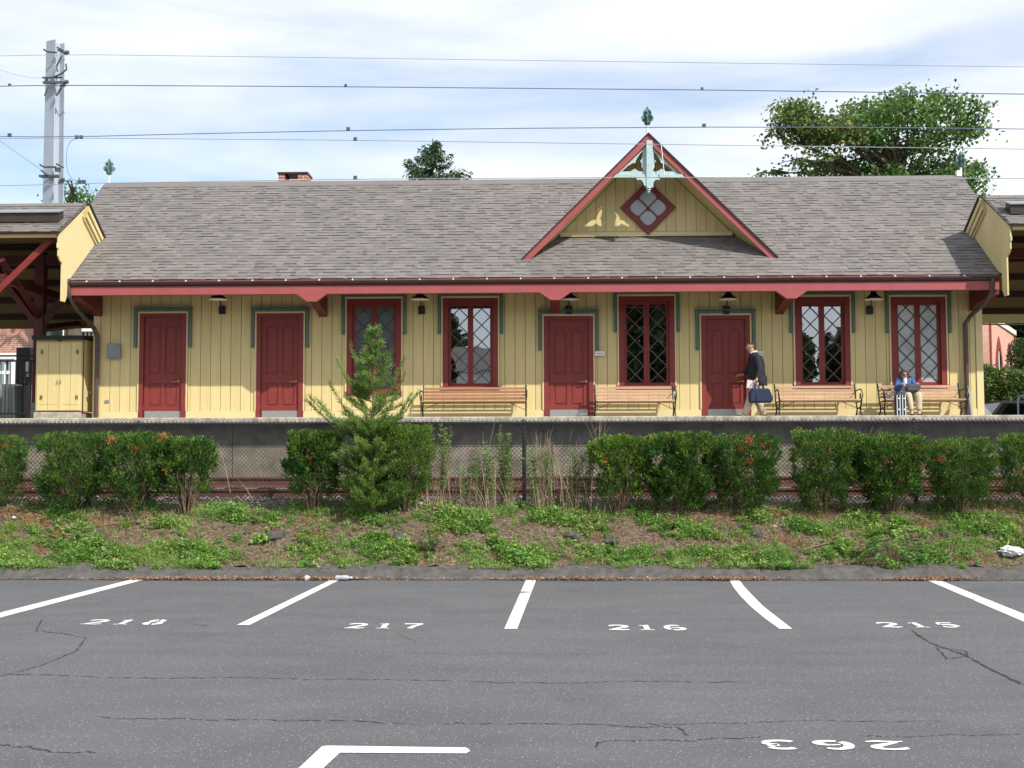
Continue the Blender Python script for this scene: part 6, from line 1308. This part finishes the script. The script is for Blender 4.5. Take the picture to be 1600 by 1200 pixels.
    b = empty('handbag', P(0, -.36, .52), 'charcoal handbag held open on the seated woman\'s lap', 'bag'); mb = MB(); mb.prism([(-.12, 0), (.12, 0), (.16, .11), (.09, .15), (-.08, .14), (-.14, .10)], 'y', -.07, .07); c = Vector(P(.03, -.36, .52)); mb.v = [tuple(c + Vector(v)) for v in mb.v]; mb.build('bag_body', m_gbag, b, bevel=.025)
    for s in (-1, 1): MB().tube([c + Vector((s * .05, -.05, .12)), c + Vector((s * .13, -.01, hz - .20 - .50)), c + Vector((s * .12, -.02, .10))], .007, 6).build('strap', m_gbag, b)
    # striped suitcase
    Yc = 22.95; a, bb_ = AX(1401, Yc, 630), AX(1415.5, Yc, 630); z1 = AZ(616, Yc, 1408); sc_ = empty('striped_suitcase', ((a + bb_) / 2, Yc, ZP), 'upright navy case with white stripes and studs at the woman\'s feet', 'suitcase')
    MB().box(a, bb_, Yc, Yc + .16, ZP + .03, z1).build('case_body', m_navy, sc_, bevel=.012); w = bb_ - a
    for f in (.02, .34, .62, .92): MB().box(a + w * f, a + w * f + .011, Yc - .004, Yc - .0005, ZP + .04, z1 - .01).build('stripe', m_white, sc_)
    for f in (.25, .82):
        for z in (ZP + .17, z1 - .08): MB().lathe([(0, -.008), (.014, -.006), (.014, 0)], (a + w * f, Yc, z), 10, 'y').build('stud', m_white, sc_)
    for f in (.15, .85): MB().lathe([(0, -.01), (.03, -.01), (.03, .01), (0, .01)], (a + w * f, Yc + .08, ZP + .03), 10, 'x').build('wheel', m_blk, sc_)
    MB().tube([(a + .04, Yc + .12, z1), (a + .04, Yc + .12, z1 + .05), (bb_ - .04, Yc + .12, z1 + .05), (bb_ - .04, Yc + .12, z1)], .007, 6).build('handle', m_blk, sc_)
    pk = at(1395, 621, 23.3); blob('paper_bag', (pk.x, 23.42, ZP + .46), (.075, .06, .075), mat('pinkish_paper', (.65, .5, .45), .8, .15, 20), 'crumpled pink and white bag on the bench left of the woman', 'bag', seed=9)
woman()
# rolled umbrella / mat leaning at the end of the last bench
a_, b_ = at(1518, 648, 23.4), at(1513, 609, 23.7); um = empty('folded_umbrella', a_, 'grey folded umbrella leaning at the right end of the last bench', 'umbrella'); a_.z = ZP + .02
MB().tube([a_, a_.lerp(b_, .15), a_.lerp(b_, .5), a_.lerp(b_, .85), b_], [.010, .034, .038, .050, .030], 9).build('canopy_roll', mat('grey_umbrella_cloth', (.22, .24, .23), .6, .3, 14, stretch=(8, 8, 1)), um, smooth=True)
MB().tube([b_, b_ + (b_ - a_).normalized() * .1], .01, 6).build('handle', m_steel, um)

# ------------------------------------------------------------------ behind the camera: what the windows mirror
def mirror_tree(x, y, h, r, label):
    t = empty('street_tree', (x, y, 0), label, 'tree', 'trees across the street behind the viewer'); mb = MB(); mb.tube([(x, y, 0), (x, y, h * .5), (x, y, h * .85)], [.35, .25, .06], 7); mb.build('trunk', m_bark, t); n = 5200
    v = rng.normal(size=(n, 3)); v = unit(v) * (rng.random((n, 1)) ** .35); P = np.array([x, y, h * .58]) + v * np.array([r, r, h * .42]); P[:, 2] += .6 * np.sin(P[:, 0] * 1.9); quads('crown', leaves(P, rng.normal(size=(n, 3)), .7, .5), m_dk, t)
MT = ((-30, -46, 13.0, 5.5, 'tall'), (-21.5, -52, 13.4, 3.4, 'slim'), (-14, -47, 16.8, 3.5, 'very tall'), (-8.6, -48, 13.6, 2.4, 'narrow'), (-1, -56, 12.5, 5.0, 'broad'), (8.0, -47, 17.5, 4.2, 'tallest'), (18.6, -48, 12.2, 3.0, 'low'), (25, -50, 11.2, 2.6, 'small'), (31, -47, 12.8, 4.0, 'round'), (42, -50, 13, 5.5, 'spreading'), (-42, -50, 13, 6, 'wide'))
for x, y, h, r, w_ in MT: mirror_tree(x, y, h, r, '%s street tree behind the viewer, mirrored in the station windows' % w_)
hs = empty('white_house', (-6, -40, 0), 'white house across the street, mirrored in the station windows', 'house'); MB().box(-6.4, -2.6, -44, -38, 0, 7.8).build('wall', m_white, hs); MB().prism([(-44.4, 7.8), (-41, 9.6), (-37.6, 7.8)], 'x', -6.8, -2.2).build('roof', m_shng, hs)
for xx in (-6.0, -4.1): MB().box(xx, xx + .9, -37.99, -37.95, 4.6, 6.2).build('window', m_blk, hs)
